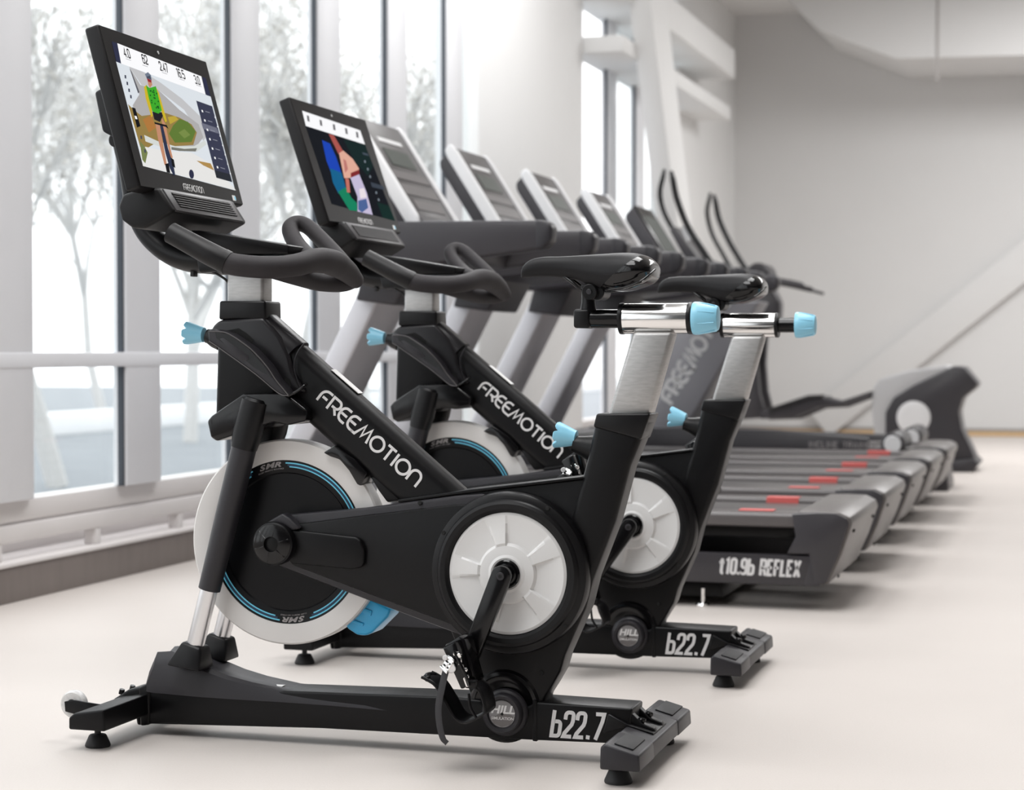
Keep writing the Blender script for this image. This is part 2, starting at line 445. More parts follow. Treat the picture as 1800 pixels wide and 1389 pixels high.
    piv = part('incline_pivot', lathe([(0, 0), (.078, 0), (.078, .006), (.073, .012), (.066, .013), (.062, .010), (.05, .010), (0, .010)], (hc.x, -.032, hc.z), NY, 56), gloss)
    part('pivot_cup', lathe([(.0, 0), (.050, 0), (.050, .006), (.047, .010), (.043, .012), (.041, .026), (.038, .029), (.032, .028), (.030, .024), (0, .023)], (bc.x, -.05, bc.z), NY, 48), satin, piv)
    bd = part('badge', disc((bc.x, -.0731, bc.z), NY, .0285, 0, .0015, 40, .0004), badge_m, piv)
    M = plane_map((bc.x, -.0747, bc.z), UX, NY)
    bm = prism([(-.026, -.006), (-.012, -.004), (.004, .009), (.022, -.003), (.027, -.006), (.018, -.021), (0, -.0275), (-.018, -.021)], 0, -.0003, bm=None, m=M)
    part('badge_lower_field', bm, mat('dark badge grey', (.16, .15, .15), .35, .5), piv)
    bm = text_mesh('HILL', .023, M @ Matrix.Translation((.001, 0, .0085)), 1.15, .22, .0008, bold=.0008)
    text_mesh('SIMULATION', .0085, M @ Matrix.Translation((.001, 0, -.0095)), 1.0, 0, .0008, bm=bm, bold=.00012)
    part('badge_lettering', bm, letter_w, piv)
    part('badge_screw', disc((bc.x, -.0745, bc.z), NY, .0032, 0, .0016, 12, .0004), void, piv)
    # --- frame
    part('frame_plate', prism(poly([(700, 886), (822, 863), (1020, 841), (1100, 835), (1081, 918), (1043, 1017), (1030, 1069), (993, 1152), (984, 1182), (970, 1206), (956, 1228), (956, 1242), (836, 1242), (818, 1200), (800, 1130)], -.038), -.038, .038, .006, 3), powder)
    part('top_rail', prism(poly([(700, 878), (822, 861), (1020, 838), (1024, 842), (822, 867), (700, 884)], -.044), -.046, .046, .002), powder)
    stb = part('seat_tube', prism(poly([(1046, 737), (1141, 737), (1107, 820), (1081, 918), (1043, 1017), (1028, 1069), (955, 1069), (1022, 841), (1033, 800)], -.042), -.042, .042, .014, 4), powder)
    part('tube_collar', prism(poly([(1048, 727), (1143, 727), (1126, 774), (1042, 751)], -.045), -.045, .045, .005, 3), plastic, stb)
    kb = P(1012, 780, 0); ka = P(1052, 783, 0)
    part('knob_boss', lathe([(0, 0), (.034, 0), (.030, .02), (.022, .045), (.018, .062), (.018, .066), (0, .066)], ka + Vector((.012, 0, -.012)), P(1008, 768, 0) - P(1050, 778, 0), 32), powder, stb)
    ax = (P(972, 763, 0) - P(1014, 771, 0))
    part('height_knob', knob_mesh(P(1014, 771, 0), ax, .0165, .0285, .046), blue, stb)
    part('seat_post', prism(poly([(1112, 583), (1184, 583), (1141, 735), (1066, 735)], -.026), -.026, .026, .009, 3), silver)
    # down tube with lettering
    ta, tb = P(534, 605, 0), P(822, 862, 0); td = (tb - ta).normalized(); tn = Vector((td.z, 0, -td.x))
    if tn.z > 0: tn = -tn
    hh = .0605
    dt = part('down_tube', rrtube(ta + tn * hh - td * .075, tb + tn * hh + td * .004, .036, hh, .03, 8), powder, ang=50)
    o, e = P(557, 703, -.0362), P(729, 856, -.0362)
    part('side_lettering', letter_mesh('FREEMOTION', LOGO, o, e - o, NY, .0315, (e - o).length, .0056, gap=.16), letter_w, dt)
    d = (P(634, 693, 0) - P(586, 651, 0)); nn = Vector((-d.z, 0, d.x)).normalized()
    M = plane_map(P(610, 671, 0) + nn * .0005, d, NY)
    part('top_sticker', box((0, 0, 0), (d.length, .026, .0016), .0004, 1, m=M), sticker_m, dt)
    # head tube, shroud, tray
    ht = part('head_tube', prism(poly([(381, 561), (468, 561), (500, 600), (480, 752), (376, 752)], -.04), -.04, .04, .014, 4), powder)
    part('tube_collar', prism(poly([(385, 529), (466, 529), (467, 562), (384, 562)], -.043), -.043, .043, .005, 3), plastic, ht)
    part('handlebar_post', prism(poly([(398, 470), (462, 470), (462, 535), (398, 535)], -.027), -.027, .027, .007, 4), silver)
    bm = prism(poly([(372, 574), (384, 563), (462, 558), (492, 592), (508, 625), (514, 652), (530, 680), (537, 689), (506, 695), (448, 655), (384, 610), (367, 598)], -.047), -.047, .047, .014, 4)
    join(bm, rrtube(ta + tn * hh - td * .098, ta + tn * hh + td * .001, .0435, hh + .0045, .034, 8))
    sh = part('head_shroud', bm, mat('semi gloss shroud plastic', (.011, .010, .012), .32, spec=.42))
    part('bottle_tray', prism(poly([(366, 582), (374, 578), (402, 586), (440, 612), (468, 642), (484, 668), (496, 680), (507, 696), (489, 692), (448, 657), (384, 611), (367, 600)], -.092), -.094, -.046, .004, 3), satin, sh)
    part('tray_recess_shade', prism(poly([(378, 583), (402, 588), (437, 613), (464, 643), (478, 664), (450, 648), (412, 618), (380, 594)], -.0943), -.0946, -.090, 0), gloss, sh)  # darker plate paints the shade inside the tray
    rimm = mat('lighter grey tray rim', (.085, .08, .082), .4)  # tray edges in a lighter grey than the tray
    part('tray_rim', tube([P(366, 583, -.0945), P(384, 583, -.0945), P(404, 588, -.0945), P(440, 613, -.0945), P(468, 643, -.0945), P(485, 668, -.0945), P(507, 695, -.0945)], .0013, 6), rimm, sh)
    part('tray_rim', tube([P(367, 600, -.0945), P(384, 611, -.0945), P(448, 657, -.0945), P(489, 691, -.0945), P(507, 696, -.0945)], .0011, 6), rimm, sh)
    part('tray_lip', prism(poly([(386, 596), (392, 594), (436, 625), (438, 632), (430, 634), (420, 632)], -.0947), -.0955, -.094, .0005), satin, sh)
    bm = prism(poly([(399, 581), (420, 577), (434, 586), (446, 597), (440, 607), (418, 592)], -.0473), -.0476, -.046)  # dark patches painted for the shade in the shroud's openings
    part('shroud_opening_shade', bm, void, sh)
    part('shroud_opening_shade', prism(poly([(455, 622), (463, 614), (468, 617), (464, 628)], -.0473), -.0476, -.046), void, sh)
    part('shroud_opening_shade', prism(poly([(496, 676), (502, 662), (510, 667), (513, 676), (508, 687), (501, 687)], -.0473), -.0476, -.046), void, sh)
    part('shroud_edge', tube([P(534, 604, -.046), P(522, 622, -.0478), P(517, 645, -.0478), P(524, 672, -.0478), P(531, 686, -.0478)], .0016, 8), satin, sh)
    part('tray_hook', tube([P(507, 696, -.075), P(522, 688, -.075), P(534, 679, -.07), P(538, 675, -.06)], .0035, 8), gloss, sh)
    kp = P(360, 589, 0)
    part('knob_boss', lathe([(0, 0), (.026, 0), (.022, .02), (.0165, .032), (.0165, .036), (0, .036)], P(390, 597, 0), P(358, 589, 0) - P(390, 597, 0), 28), plastic, ht)
    part('height_knob', knob_mesh(kp, P(322, 585, 0) - P(360, 589, 0), .0165, .0265, .046), blue, ht)
    # --- fork crown and lift struts
    cr = part('strut_crown', prism(poly([(364, 740), (372, 731), (427, 692), (500, 690), (539, 721), (538, 740), (505, 748), (480, 742), (414, 764), (380, 776), (370, 769)], -.07), -.072, .072, .006, 3), gloss)
    for s in (-1, 1):
        top = P(445, 722, -.066); bot = P(368, 1036, -.066); base = P(342, 1140, -.066)
        for v in (top, bot, base): v.y = s * .066
        ax = (bot - top).normalized()
        hs = part('strut_housing', tube([top - ax * .022, top + ax * .05, top + ax * .085], [.030, .032, .0275], 24, 1, ry=[.024, .028, .0275], side=(0, 1, 0), sq=.8), plastic, cr)
        part('housing_cap', tube([top - ax * .028, top - ax * .018], [.022, .030], 24, 1, ry=[.018, .024], side=(0, 1, 0), sq=.8), plastic, cr)
        sl = part('strut_sleeve', tube([top + ax * .08, top.lerp(bot, .5), bot], [.0275, .0268, .0245], 28, 1), satin)
        part('strut_rod', tube([bot - ax * .05, base + ax * .03], .0195, 28, 1), rod_m)
        b2 = base + ax * .012; zz = -ax
        M = frame(b2, zz, (0, 1, 0))
        bm = bmesh.new(); bmesh.ops.create_cube(bm, size=1)
        for v in bm.verts:
            k = .8 if v.co.z > 0 else 1.35
            v.co = Vector((v.co.x * .058 * k, v.co.y * .060 * k, v.co.z * .048))
            if v.co.z < 0 and v.co.y > 0: v.co.z -= .010
        bevel(bm, .006, 2); bm.transform(M)
        part('strut_boot', bm, plastic)
    # --- flywheel
    fo = (FLY.x, 0, FLY.z)
    fw = part('flywheel', lathe([(.18, -.020), (.186, -.0225), (.222, -.0225), (.2255, -.019), (.2255, .019), (.222, .0225), (.186, .0225), (.18, .020)], fo, (0, 1, 0), 128, close=True), rim_m, ang=30)
    bm = lathe([(0, .012), (.150, .012), (.153, .0155), (.180, .0185), (.1868, .0205), (.1868, -.0205), (.18, -.0185), (.153, -.0155), (.150, -.012), (0, -.012)], fo, NY, 128)
    part('wheel_disc', bm, wheel_blk, fw, ang=20)
    def ringarc(r, w, a0, a1, y):
        bm = bmesh.new(); n = max(8, int(abs(a1 - a0) / 3))
        M = plane_map((FLY.x, y, FLY.z), UX, NY)
        ribbon(arc(0, 0, r, a0, a1, n), w, M, .0004, bm); return bm
    f_y = lambda r: -(.0155 + (r - .153) / .027 * .003) - .0002
    for a0, a1 in ((91, -72), (118, 264)):
        k = 1 if a1 > a0 else -1
        bm = ringarc(.1735, .0029, a0, a1, f_y(.1735)); b2 = ringarc(.1655, .0029, a0 + 3 * k, a1 - 4 * k, f_y(.1655)); join(bm, b2)
        part('rim_stripe', bm, stripe, fw)
        part('rim_stripe_field', ringarc(.1695, .0052, a0 + 1.5 * k, a1 - 2 * k, f_y(.1695)), stripe_d, fw)
    for ang in (104.5, -84):
        bm = bmesh.new()
        for j, ch in enumerate('SMR'):
            a = ang + (6.2, -.2, -6.6)[j]
            q = math.radians(a); r = .1705
            o = Vector((FLY.x + r * math.cos(q), f_y(.1735) - .0001, FLY.z + r * math.sin(q)))
            M = plane_map(o, (math.sin(q), 0, -math.cos(q)), NY)
            text_mesh(ch, .0150, M, 1.75, .35, .0004, bm=bm, bold=.0006)
        part('rim_lettering', bm, letter_g, fw)
        bm = bmesh.new(); t = 'SILENT MAGNETIC RESISTANCE'
        for j, ch in enumerate(t):
            q = math.radians(ang - 1 + (len(t) / 2 - j) * .86); r = .1612
            o = Vector((FLY.x + r * math.cos(q), f_y(.1655) - .0001, FLY.z + r * math.sin(q)))
            if ch != ' ': text_mesh(ch, .0042, plane_map(o, (math.sin(q), 0, -math.cos(q)), NY), 1, .2, .0003, bm=bm)
        part('rim_small_print', bm, letter_g, fw)
    # brake block over the wheel
    bb = part('brake_block', prism(poly([(567, 796), (588, 783), (622, 806), (646, 832), (634, 855), (627, 852), (613, 828), (596, 808), (580, 803)], -.04), -.04, .04, .004), gloss)
    part('frame_gusset', prism(poly([(650, 838), (668, 838), (712, 880), (680, 884), (664, 862)], -.03), -.03, .03, .005), powder)
    # --- drive cover
    outer = [(462, 930), (474, 919), (502, 905), (640, 893), (800, 872), (850, 868), (960, 1000), (940, 1130), (880, 1150), (800, 1113), (640, 1053), (505, 1001), (470, 985)]
    inner = [(500, 924), (640, 906), (800, 887), (860, 885), (940, 1000), (920, 1120), (880, 1135), (806, 1103), (640, 1042), (512, 993), (495, 960)]
    dc = part('drive_cover', prism(poly(outer, -.055), -.057, -.030, .006, 2), satin)
    part('cover_panel', prism(poly(inner, -.066), -.068, -.05, .006, 2), powder, dc)
    part('cover_rib', prism(poly([(500, 932), (515, 931), (625, 944), (634, 950), (641, 966), (640, 990), (636, 997), (620, 1001), (512, 991), (498, 970)], -.076), -.078, -.064, .005, 3), powder, dc)
    part('cover_rib_cap', prism(poly([(470, 918), (497, 902), (511, 912), (528, 929), (514, 933), (500, 926), (480, 921)], -.08), -.084, -.05, .005, 3), satin, dc)
    hb = P(481, 956, -.09)
    bm = lathe([(.0, -.03), (.046, -.03), (.048, 0), (.046, .010), (.042, .013)], (hb.x, -.086, hb.z), NY, 48)
    hub = part('hub_housing', bm, powder, dc)
    part('hub_cap', lathe([(.043, .004), (.0425, .0135), (.034, .0175), (.017, .0195), (.0165, .0195), (.0165, .008), (0, .008)], (hb.x, -.086, hb.z), NY, 48), gloss, dc)
    bm = bmesh.new()
    for k in range(6):
        a = 2 * math.pi * k / 6 + .3
        M = plane_map((hb.x, -.086, hb.z), (math.cos(a), 0, math.sin(a)), NY)
        b = bmesh.new()
        vs = [b.verts.new(M @ Vector((x, y, z))) for x, y, z in ((.018, -.0193, -.0015), (.018, -.0193, .0015), (.040, -.0145, .0022), (.040, -.0145, -.0022), (.018, -.0205, 0), (.040, -.0162, 0))]
        for f in ((0, 4, 5, 3), (4, 1, 2, 5), (0, 1, 4), (3, 5, 2)): b.faces.new([vs[i] for i in f])
        join(bm, b)
    part('hub_ribs', bm, gloss, dc)
    part('hub_bore', disc((hb.x, -.0945, hb.z), NY, .0150, 0, .0012, 24, .0002), void, dc)
    C0 = Vector((CRANK.x, 0, CRANK.z))
    rg = part('crank_ring', lathe([(.0, .03), (.171, .03), (.1715, .060), (.168, .069), (.162, .0725), (.155, .074), (.152, .079), (.146, .082), (.136, .0815), (.130, .077), (.1285, .070), (0, .068)], C0, NY, 96), plastic, ang=25)
    for a in (58, -40 + 360, 150):
        q = math.radians(a)
        part('cover_screw', disc((C0.x + .163 * math.cos(q), -.0715, C0.z + .163 * math.sin(q)), NY, .0048, 0, .003, 12), void, rg)
    for px, py in ((738, 884), (947, 1186)):
        q = P(px, py, -.06); part('cover_screw', disc((q.x, -.0575 if px < 800 else -.038, q.z), NY, .0052, 0, .003, 12), void, rg)
    # white crank disc with raised facets
    bm = bmesh.new(); n = 160; rings = []
    radii = [.0, .022, .030, .034, .040, .055, .0585, .064, .085, .105, .122, .1262, .128]
    def hgt(r, a):
        s = ((math.degrees(a) - 66) / 72.0 + .5) % 1.0              # five wide sectors, five spokes
        tp = max(0, min(1, (abs(s - .5) - .345) / .035 + .5))        # 1 on a spoke
        base = {0.0: .082, .022: .082, .030: .082, .034: .0835, .040: .081, .055: .080, .0585: .0795}.get(r, .0765)
        if r >= .122: return .0755 - (r - .122) * .4
        if r >= .064: return base + (.0085 * tp * (1 - .92 * (r - .064) / .058)) - .0035
        return base
    for r in radii:
        if r == 0: rings.append([bm.verts.new((C0.x, -hgt(0, 0), C0.z))])
        else: rings.append([bm.verts.new((C0.x + r * math.cos(2 * math.pi * k / n), -hgt(r, 2 * math.pi * k / n), C0.z + r * math.sin(2 * math.pi * k / n))) for k in range(n)])
    for a, c in zip(rings[:-1], rings[1:]):
        for k in range(n):
            j = (k + 1) % n
            bm.faces.new((a[0], c[k], c[j]) if len(a) == 1 else (a[k], c[k], c[j], a[j]))
    part('crank_disc', bm, white_p, rg, ang=12)
    part('bearing_ring', lathe([(.014, 0), (.030, 0), (.030, .005), (.027, .008), (.022, .006), (.014, .009)], (C0.x, -.080, C0.z), NY, 40), gloss, rg)
    # --- cranks and pedals
    v = (P(827, 1153, -.115) - P(886, 1003, -.115)); v.y = 0; L = v.length; v.normalize()
    def crank(s, vv, name='crank_arm'):
        o = Vector((C0.x, 0, C0.z)); w = Vector((vv.z, 0, -vv.x)); bm = bmesh.new()
        y0, y1 = (-.124, -.104) if s < 0 else (.104, .124)
        pts = []
        for t, r in ((0, .0215), (L, .0185)):
            base = vv * t
            for k in range(13):
                a = math.pi / 2 + math.pi * k / 12 if t == 0 else -math.pi / 2 + math.pi * k / 12
                q = base + vv * (math.cos(a) * r) + w * (math.sin(a) * r)
                pts.append((q.x, q.z))
        prism(pts, y0, y1, .003, 2, bm=bm)
        disc((0, 0, 0), (0, s, 0), .019, .088, .105, 28, bm=bm)
        ob = done(name, bm, gloss, root); ob.location = o
        b = bmesh.new(); disc((0, y0 if s < 0 else y1, 0), (0, s, 0), .0085, -.001, .0022, 24, bm=b)
        c = done('crank_bolt', b, satin, ob)
        c2 = done('bolt_socket', disc((0, (y0 if s < 0 else y1), 0), (0, s, 0), .0042, .0015, .0027, 6, .0002), void, ob)
        return ob
    crank(-1, v); crank(1, -v)
    PE = C0 + v * L                                # near pedal axle
    yp = -.185
    pl = lambda q: [(p.x - PE.x, p.z - PE.z) for p in (P(a, b, yp) for a, b in q)]
    pv = lambda a, b, y=0: P(a, b, yp) - Vector((PE.x, yp - y, PE.z))
    def pedal(loc):
        bm = prism(pl([(783, 1134), (808, 1118), (818, 1122), (838, 1196), (834, 1208), (820, 1210), (806, 1186), (790, 1150)]), -.006, .05, .003)
        prism(pl([(790, 1134), (812, 1122), (836, 1200), (822, 1206)]), -.045, -.006, .004, bm=bm)
        pd = done('pedal', bm, gloss, root); pd.location = loc
        sub = lambda name, bm, m, **k: done(name, bm, m, pd, **k)
        bm = disc((0, .02, 0), (0, 1, 0), .009, .0, .075, 16)
        sub('pedal_axle', bm, chrome)
        bm = box(pv(815, 1143, -.047), (.013, .008, .009), .003); disc(pv(821, 1146, -.05), (0, -1, 0), .005, -.004, .004, 12, bm=bm)
        box(pv(822, 1156, -.047), (.007, .010, .016), .0025, bm=bm); box(pv(830, 1171, -.047), (.012, .010, .009), .003, bm=bm)
        box(pv(826, 1165, -.048), (.006, .009, .008), .002, bm=bm); box(pv(834, 1184, -.047), (.008, .008, .010), .002, bm=bm)
        disc(pv(831, 1191, -.045), (.35, 0, -.9), .0042, -.008, .012, 12, bm=bm)
        sub('cleat_clip', bm, chrome)
        sub('clip_spring', tube([pv(812, 1138, -.05), pv(824, 1160, -.054), pv(836, 1190, -.05)], .0035, 8, 4), gloss)
        sub('cage_bolt', disc(pv(806, 1167, -.047), NY, .0112, 0, .005, 24, .0015), rod_m)
        sub('cage_screw', disc(pv(796, 1150, -.047), NY, .0055, 0, .004, 16, .001), letter_w)
        path = [pv(*q) for q in ((838, 1200), (852, 1212), (860, 1238), (858, 1250), (840, 1260), (824, 1265), (808, 1256), (792, 1228), (775, 1202), (762, 1192), (750, 1186))]
        bm = tube(path, .0028, 12, 6, ry=[.026, .03, .032, .034, .034, .034, .034, .032, .03, .026, .022], side=(0, 1, 0), sq=.5)
        for y in (-.032, .032): tube([q + Vector((0, y, 0)) for q in path], .0032, 8, 6, bm=bm)
        tube([pv(832, 1215, -.03), pv(836, 1238, -.034), pv(846, 1256, -.034)], .003, 8, 6, bm=bm)
        box(pv(838, 1198, -.03), (.022, .02, .016), .003, bm=bm)
        tube([pv(757, 1190, -.02), pv(752, 1188, 0), pv(757, 1190, .02)], .007, 10, 4, bm=bm, round_cap=3)
        sub('toe_cage', bm, plastic)
        sp_ = [P(*q, yp - .042) - Vector((PE.x, yp, PE.z)) for q in ((788, 1172), (783, 1182), (777, 1208), (771, 1240), (772, 1270), (778, 1297), (786, 1307))]
        sub('toe_strap', tube(sp_, .0011, 8, 6, ry=.0088, side=(.92, -.38, 0), sq=.5), web)
        M = frame(P(787, 1168, yp - .048) - Vector((PE.x, yp, PE.z)), (-.35, -.9, .25), (.45, 0, .85))
        bm = box((0, 0, 0), (.034, .021, .004), .0012, 1, m=M); box((.013, 0, .003), (.005, .027, .004), .001, 1, m=M, bm=bm); box((-.012, 0, .003), (.005, .024, .004), .001, 1, m=M, bm=bm)
        sub('strap_buckle', bm, chrome)
        b = bmesh.new(); box((.004, 0, .0022), (.0035, .016, .0006), m=M, bm=b); box((-.005, 0, .0022), (.0035, .016, .0006), m=M, bm=b)
        sub('buckle_slots', b, void)
        return pd
    pedal(Vector((PE.x, yp, PE.z)))
    PF = C0 - v * L
    pedal(Vector((PF.x, -yp, PF.z)))
    # --- bright blue block below the cover
    bm = prism(poly([(607, 1090), (622, 1055), (640, 1042), (690, 1070), (684, 1084), (656, 1112), (646, 1117), (630, 1116), (612, 1104)], .01), .0, .075, .007, 3)
    mb = part('resistance_block', bm, blue_b)
    bm = prism(poly([(610, 1086), (640, 1096), (638, 1101), (608, 1092)], -.001), -.003, .002, .001); prism(poly([(628, 1064), (654, 1074), (652, 1083), (626, 1073)], -.001), -.003, .002, .001, bm=bm)
    part('block_rib', bm, blue_b, mb)
    # --- handlebar
    hbp = [(300, 409, -.22), (335, 428, -.22), (370, 447, -.22), (400, 462, -.215), (435, 468, -.20), (480, 470, -.17), (520, 466, -.12), (555, 458, -.05), (585, 462, .02), (608, 476, .08), (624, 492, .12)]
    pts = [P(*q) for q in hbp]
    bm = tube(pts[2:], [.0235, .0235, .0235, .0235, .0235, .0245, .028, .029, .025, .0195], 24, 8, round_cap=2)
    lp = [P(*q) for q in ((616, 478, .09), (590, 447, .13), (562, 418, .16), (540, 398, .175), (522, 393, .17), (510, 402, .15), (517, 422, .12), (535, 446, .06), (552, 458, -.02))]
    tube(lp, [.0185, .018, .018, .018, .0185, .019, .0195, .0205, .02], 24, 8, bm=bm, round_cap=3)
    lo = [P(*q) for q in ((622, 493, .125), (600, 499, .11), (560, 496, .06), (520, 486, .0), (470, 472, -.06))]
    tube(lo, [.018, .0185, .020, .020, .019], 24, 8, bm=bm, round_cap=3)
    hbar = part('handlebar', bm, foam)
    part('grip_cover', tube(pts[:4], [.0225, .0232, .0245, .025], 28, 8, round_cap=0, cap=True), grip_m, hbar)
    part('grip_seam', tube([pts[3] + (pts[2] - pts[3]).normalized() * .012, pts[3] - (pts[2] - pts[3]).normalized() * .001], [.0255, .0250], 28, 1), grip_m, hbar)
    part('handlebar_shelf', prism(poly([(334, 405), (350, 405), (508, 431), (506, 447), (420, 447), (362, 437)], -.05), -.05, .11, .004), plastic, hbar)
    part('stem_clamp', prism(poly([(343, 452), (400, 446), (480, 452), (492, 470), (468, 484), (396, 482), (376, 478), (349, 480)], -.045), -.045, .045, .006, 3), plastic, hbar)
    bm = tube([P(370, 476, -.03), P(382, 482, -.03), P(397, 492, -.025), P(402, 500, 0)], .0028, 8, 6)
    part('control_cable', bm, rubber, hbar)
    part('cable_clip', box(P(341, 481, -.01), (.009, .02, .014), .001), rubber, hbar)
    # console arm and tilt mount
    am = [P(a, b, 0) for a, b in ((214, 250), (226, 300), (236, 350), (248, 388), (268, 418), (298, 442), (330, 455), (372, 460), (420, 462))]
    arm = part('console_arm', tube(am, [.018, .019, .022, .024, .026, .0275, .0285, .0285, .0285], 24, 8, ry=[.03, .03, .03, .032, .034, .036, .038, .04, .04], side=(0, 1, 0)), plastic)
    part('tilt_mount', prism(poly([(165, 162), (181, 152), (222, 165), (248, 262), (226, 262), (203, 244), (179, 231)], -.1), -.1, .1, .006, 3), plastic, arm)
    part('mount_recess', prism(poly([(184, 165), (196, 172), (204, 212), (190, 208)], -.1005), -.101, -.098, .0005), void, arm)
    part('tilt_pivot', disc((P(203, 246, -.08).x, 0, P(203, 246, -.08).z), (0, 1, 0), .016, -.085, .085, 28, .003), plastic, arm)
    # --- saddle and its slide
    zt = P(1150, 560, 0).z
    sx0, sx1 = P(1088, 560, -.03).x, P(1206, 560, -.03).x
    sl = part('saddle_slide', lathe([(0, 0), (.0315, 0), (.0318, .001), (.0318, sx1 - sx0), (0, sx1 - sx0)], (sx0, 0, zt), UX, 48), chrome)
    for x in (sx0 - .003, sx1): part('slide_rim', lathe([(.02, 0), (.0325, 0), (.033, .003), (.033, .007), (.0325, .009), (.02, .009)], (x - .001, 0, zt), UX, 48), plastic, sl)
    bm = tube([(P(1014, 560, 0).x, 0, zt), (sx1 + .012, 0, zt)], .0195, 28, 1)
    ba = part('slide_bar', bm, gloss)
    sk = part('slide_knob', None or lathe([(0, 0), (.0325, 0), (.034, .003), (.034, .012), (.031, .03), (.0268, .048), (.0245, .052), (.015, .0535), (0, .0535)], (sx1 + .009, 0, zt), UX, 40), blue, ang=50)
    bm = bmesh.new()
    for k in range(8):
        a = 2 * math.pi * k / 8 + .35
        q = [Vector((sx1 + .009 + t, r * math.cos(a), zt + r * math.sin(a))) for t, r in ((.014, .0335), (.03, .0312), (.047, .0272))]
        tube(q, [.0006, .0014, .002], 6, 1, bm=bm)
    part('knob_grooves', bm, blue, sk)
    x0, x1 = P(1012, 560, 0).x, P(1041, 560, 0).x
    bm = prism([(x0, zt - .0195), (x0, zt + .0195), (x1, zt + .0205), (x1, zt - .0205)], -.022, .022, .006, 3)
    tube([(P(1034, 548, 0).x, 0, zt + .01), (P(1034, 530, 0).x, 0, zt + .034), (P(1034, 514, 0).x, 0, zt + .055)], [.019, .0145, .014], 20, 1, bm=bm)
    part('saddle_stem', bm, plastic)
    cl = P(1044, 514, 0)
    bm = disc((cl.x, 0, cl.z), (0, 1, 0), .0165, -.04, .04, 28, .002); disc((cl.x + .014, 0, cl.z - .001), (0, 1, 0), .0155, -.03, .03, 24, .002, bm=bm)
    box((cl.x, 0, cl.z + .008), (.045, .05, .016), .003, bm=bm)
    sc = part('saddle_clamp', bm, plastic)
    part('clamp_bolt', disc((cl.x, -.0405, cl.z), NY, .006, 0, .0025, 16), satin, sc)
    secs = []; outl = []
    for px, pt, pb, hw in ((918, 483, 488, .010), (922, 467, 487.5, .018), (934, 457, 487, .021), (955, 452, 486, .0225), (985, 451, 487, .024), (1015, 449.5, 492, .030), (1040, 448, 501, .042), (1065, 446.5, 508, .056), (1090, 445, 511, .068), (1110, 445, 508, .074), (1128, 447, 502, .076), (1140, 452, 497, .073), (1148, 459, 491, .064), (1152, 466, 486, .05)):
        a, b = P(px, pt, 0), P(px, pb, -hw * .8); x, zt_, zb = a.x, a.z, b.z
        zm = zb + (zt_ - zb) * .42; sec = []
        for k in range(32):
            t = 2 * math.pi * k / 32; c, s = math.cos(t), math.sin(t)
            y = hw * math.copysign(abs(c) ** .75, c)
            z = zm + (zt_ - zm) * abs(s) ** .8 if s >= 0 else zm - (zm - zb) * (1 - abs(c) ** 5) ** .5
            if s < 0: y *= .97 - .1 * abs(s)
            sec.append(Vector((x, y, z)))
        secs.append(sec)
    bm = loft(secs)
    bm.faces.ensure_lookup_table()
    bmesh.ops.subdivide_edges(bm, edges=bm.edges[:], cuts=2, use_grid_fill=True, smooth=.6)
    pa_, pb_ = P(1060, 498, -.06), P(1116, 454, -.06)
    bmesh.ops.bisect_plane(bm, geom=bm.verts[:] + bm.edges[:] + bm.faces[:], plane_co=pa_, plane_no=(pb_ - pa_).cross(Vector((0, 1, 0))))
    def patentface(f):
        c = f.calc_center_median()
        return c.x > pa_.x + (c.z - pa_.z) / (pb_.z - pa_.z) * (pb_.x - pa_.x) and c.z < pb_.z + .02
    for f in bm.faces: f.material_index = 1 if patentface(f) else 0
    sd = part('saddle', bm, [leather, patent], ang=60)
    bm = bmesh.new()
    for s in (-1, 1):
        tube([P(990, 483, 0) + Vector((0, s * .012, 0)), P(1010, 497, 0) + Vector((0, s * .02, 0)), P(1028, 509, 0) + Vector((0, s * .022, 0)), P(1065, 511, 0) + Vector((0, s * .022, 0)), P(1105, 506, 0) + Vector((0, s * .03, 0)), P(1138, 490, 0) + Vector((0, s * .035, 0))], .0036, 10, 6, bm=bm)
    part('saddle_rails', bm, gloss, sd)
    part('saddle_trim', tube([P(1070, 509, -.065) , P(1100, 505, -.075), P(1126, 494, -.079), P(1142, 482, -.07), P(1151, 474, -.05)], .0022, 8, 6), patent, sd)
    return root

# ------------------------------------------------------------------ monitor with its picture
bezel = mat('monitor bezel', (.0105, .0092, .0092), .4, spec=.03)
case_m = mat('monitor case', (.0055, .005, .0055), .45, spec=.3, bump=.06, bscale=900)
vent_m = mat('dark grey vent plastic', (.045, .042, .045), .4)
lens = mat('camera lens', (.5, .5, .5), .2)
class Screen:
    def __init__(s, c, yaw, pit, w, h):
        s.c = Vector(c); s.w, s.h = w, h
        s.u = Vector((-math.sin(yaw), math.cos(yaw), 0)); n0 = Vector((math.cos(yaw), math.sin(yaw), 0)); z = Vector((0, 0, 1))
        s.v = z * math.cos(pit) - n0 * math.sin(pit); s.n = n0 * math.cos(pit) + z * math.sin(pit)
        s.M = Matrix(((s.u.x, s.v.x, s.n.x, s.c.x), (s.u.y, s.v.y, s.n.y, s.c.y), (s.u.z, s.v.z, s.n.z, s.c.z), (0, 0, 0, 1)))
    def at(s, px, py):                       # pixel -> (a, b) on the face of the screen
        d = ray(px, py); t = (s.c - CAM).dot(s.n) / d.dot(s.n); q = CAM + d * t - s.c
        return q.dot(s.u), q.dot(s.v)
def screen_picture(S, items):
    """items: (material, [(px, py), ...]) from back to front, each a hair's breadth before the last"""
    bm = bmesh.new(); ms = []
    for k, (m, pts) in enumerate(items):
        if m not in ms: ms.append(m)
        vs = [bm.verts.new((*S.at(*p), .0006 + k * .00003)) for p in pts]
        f = bm.faces.new(vs); f.normal_update()
        if f.normal.z < 0: f.normal_flip()
        f.material_index = ms.index(m)
    return bm, ms
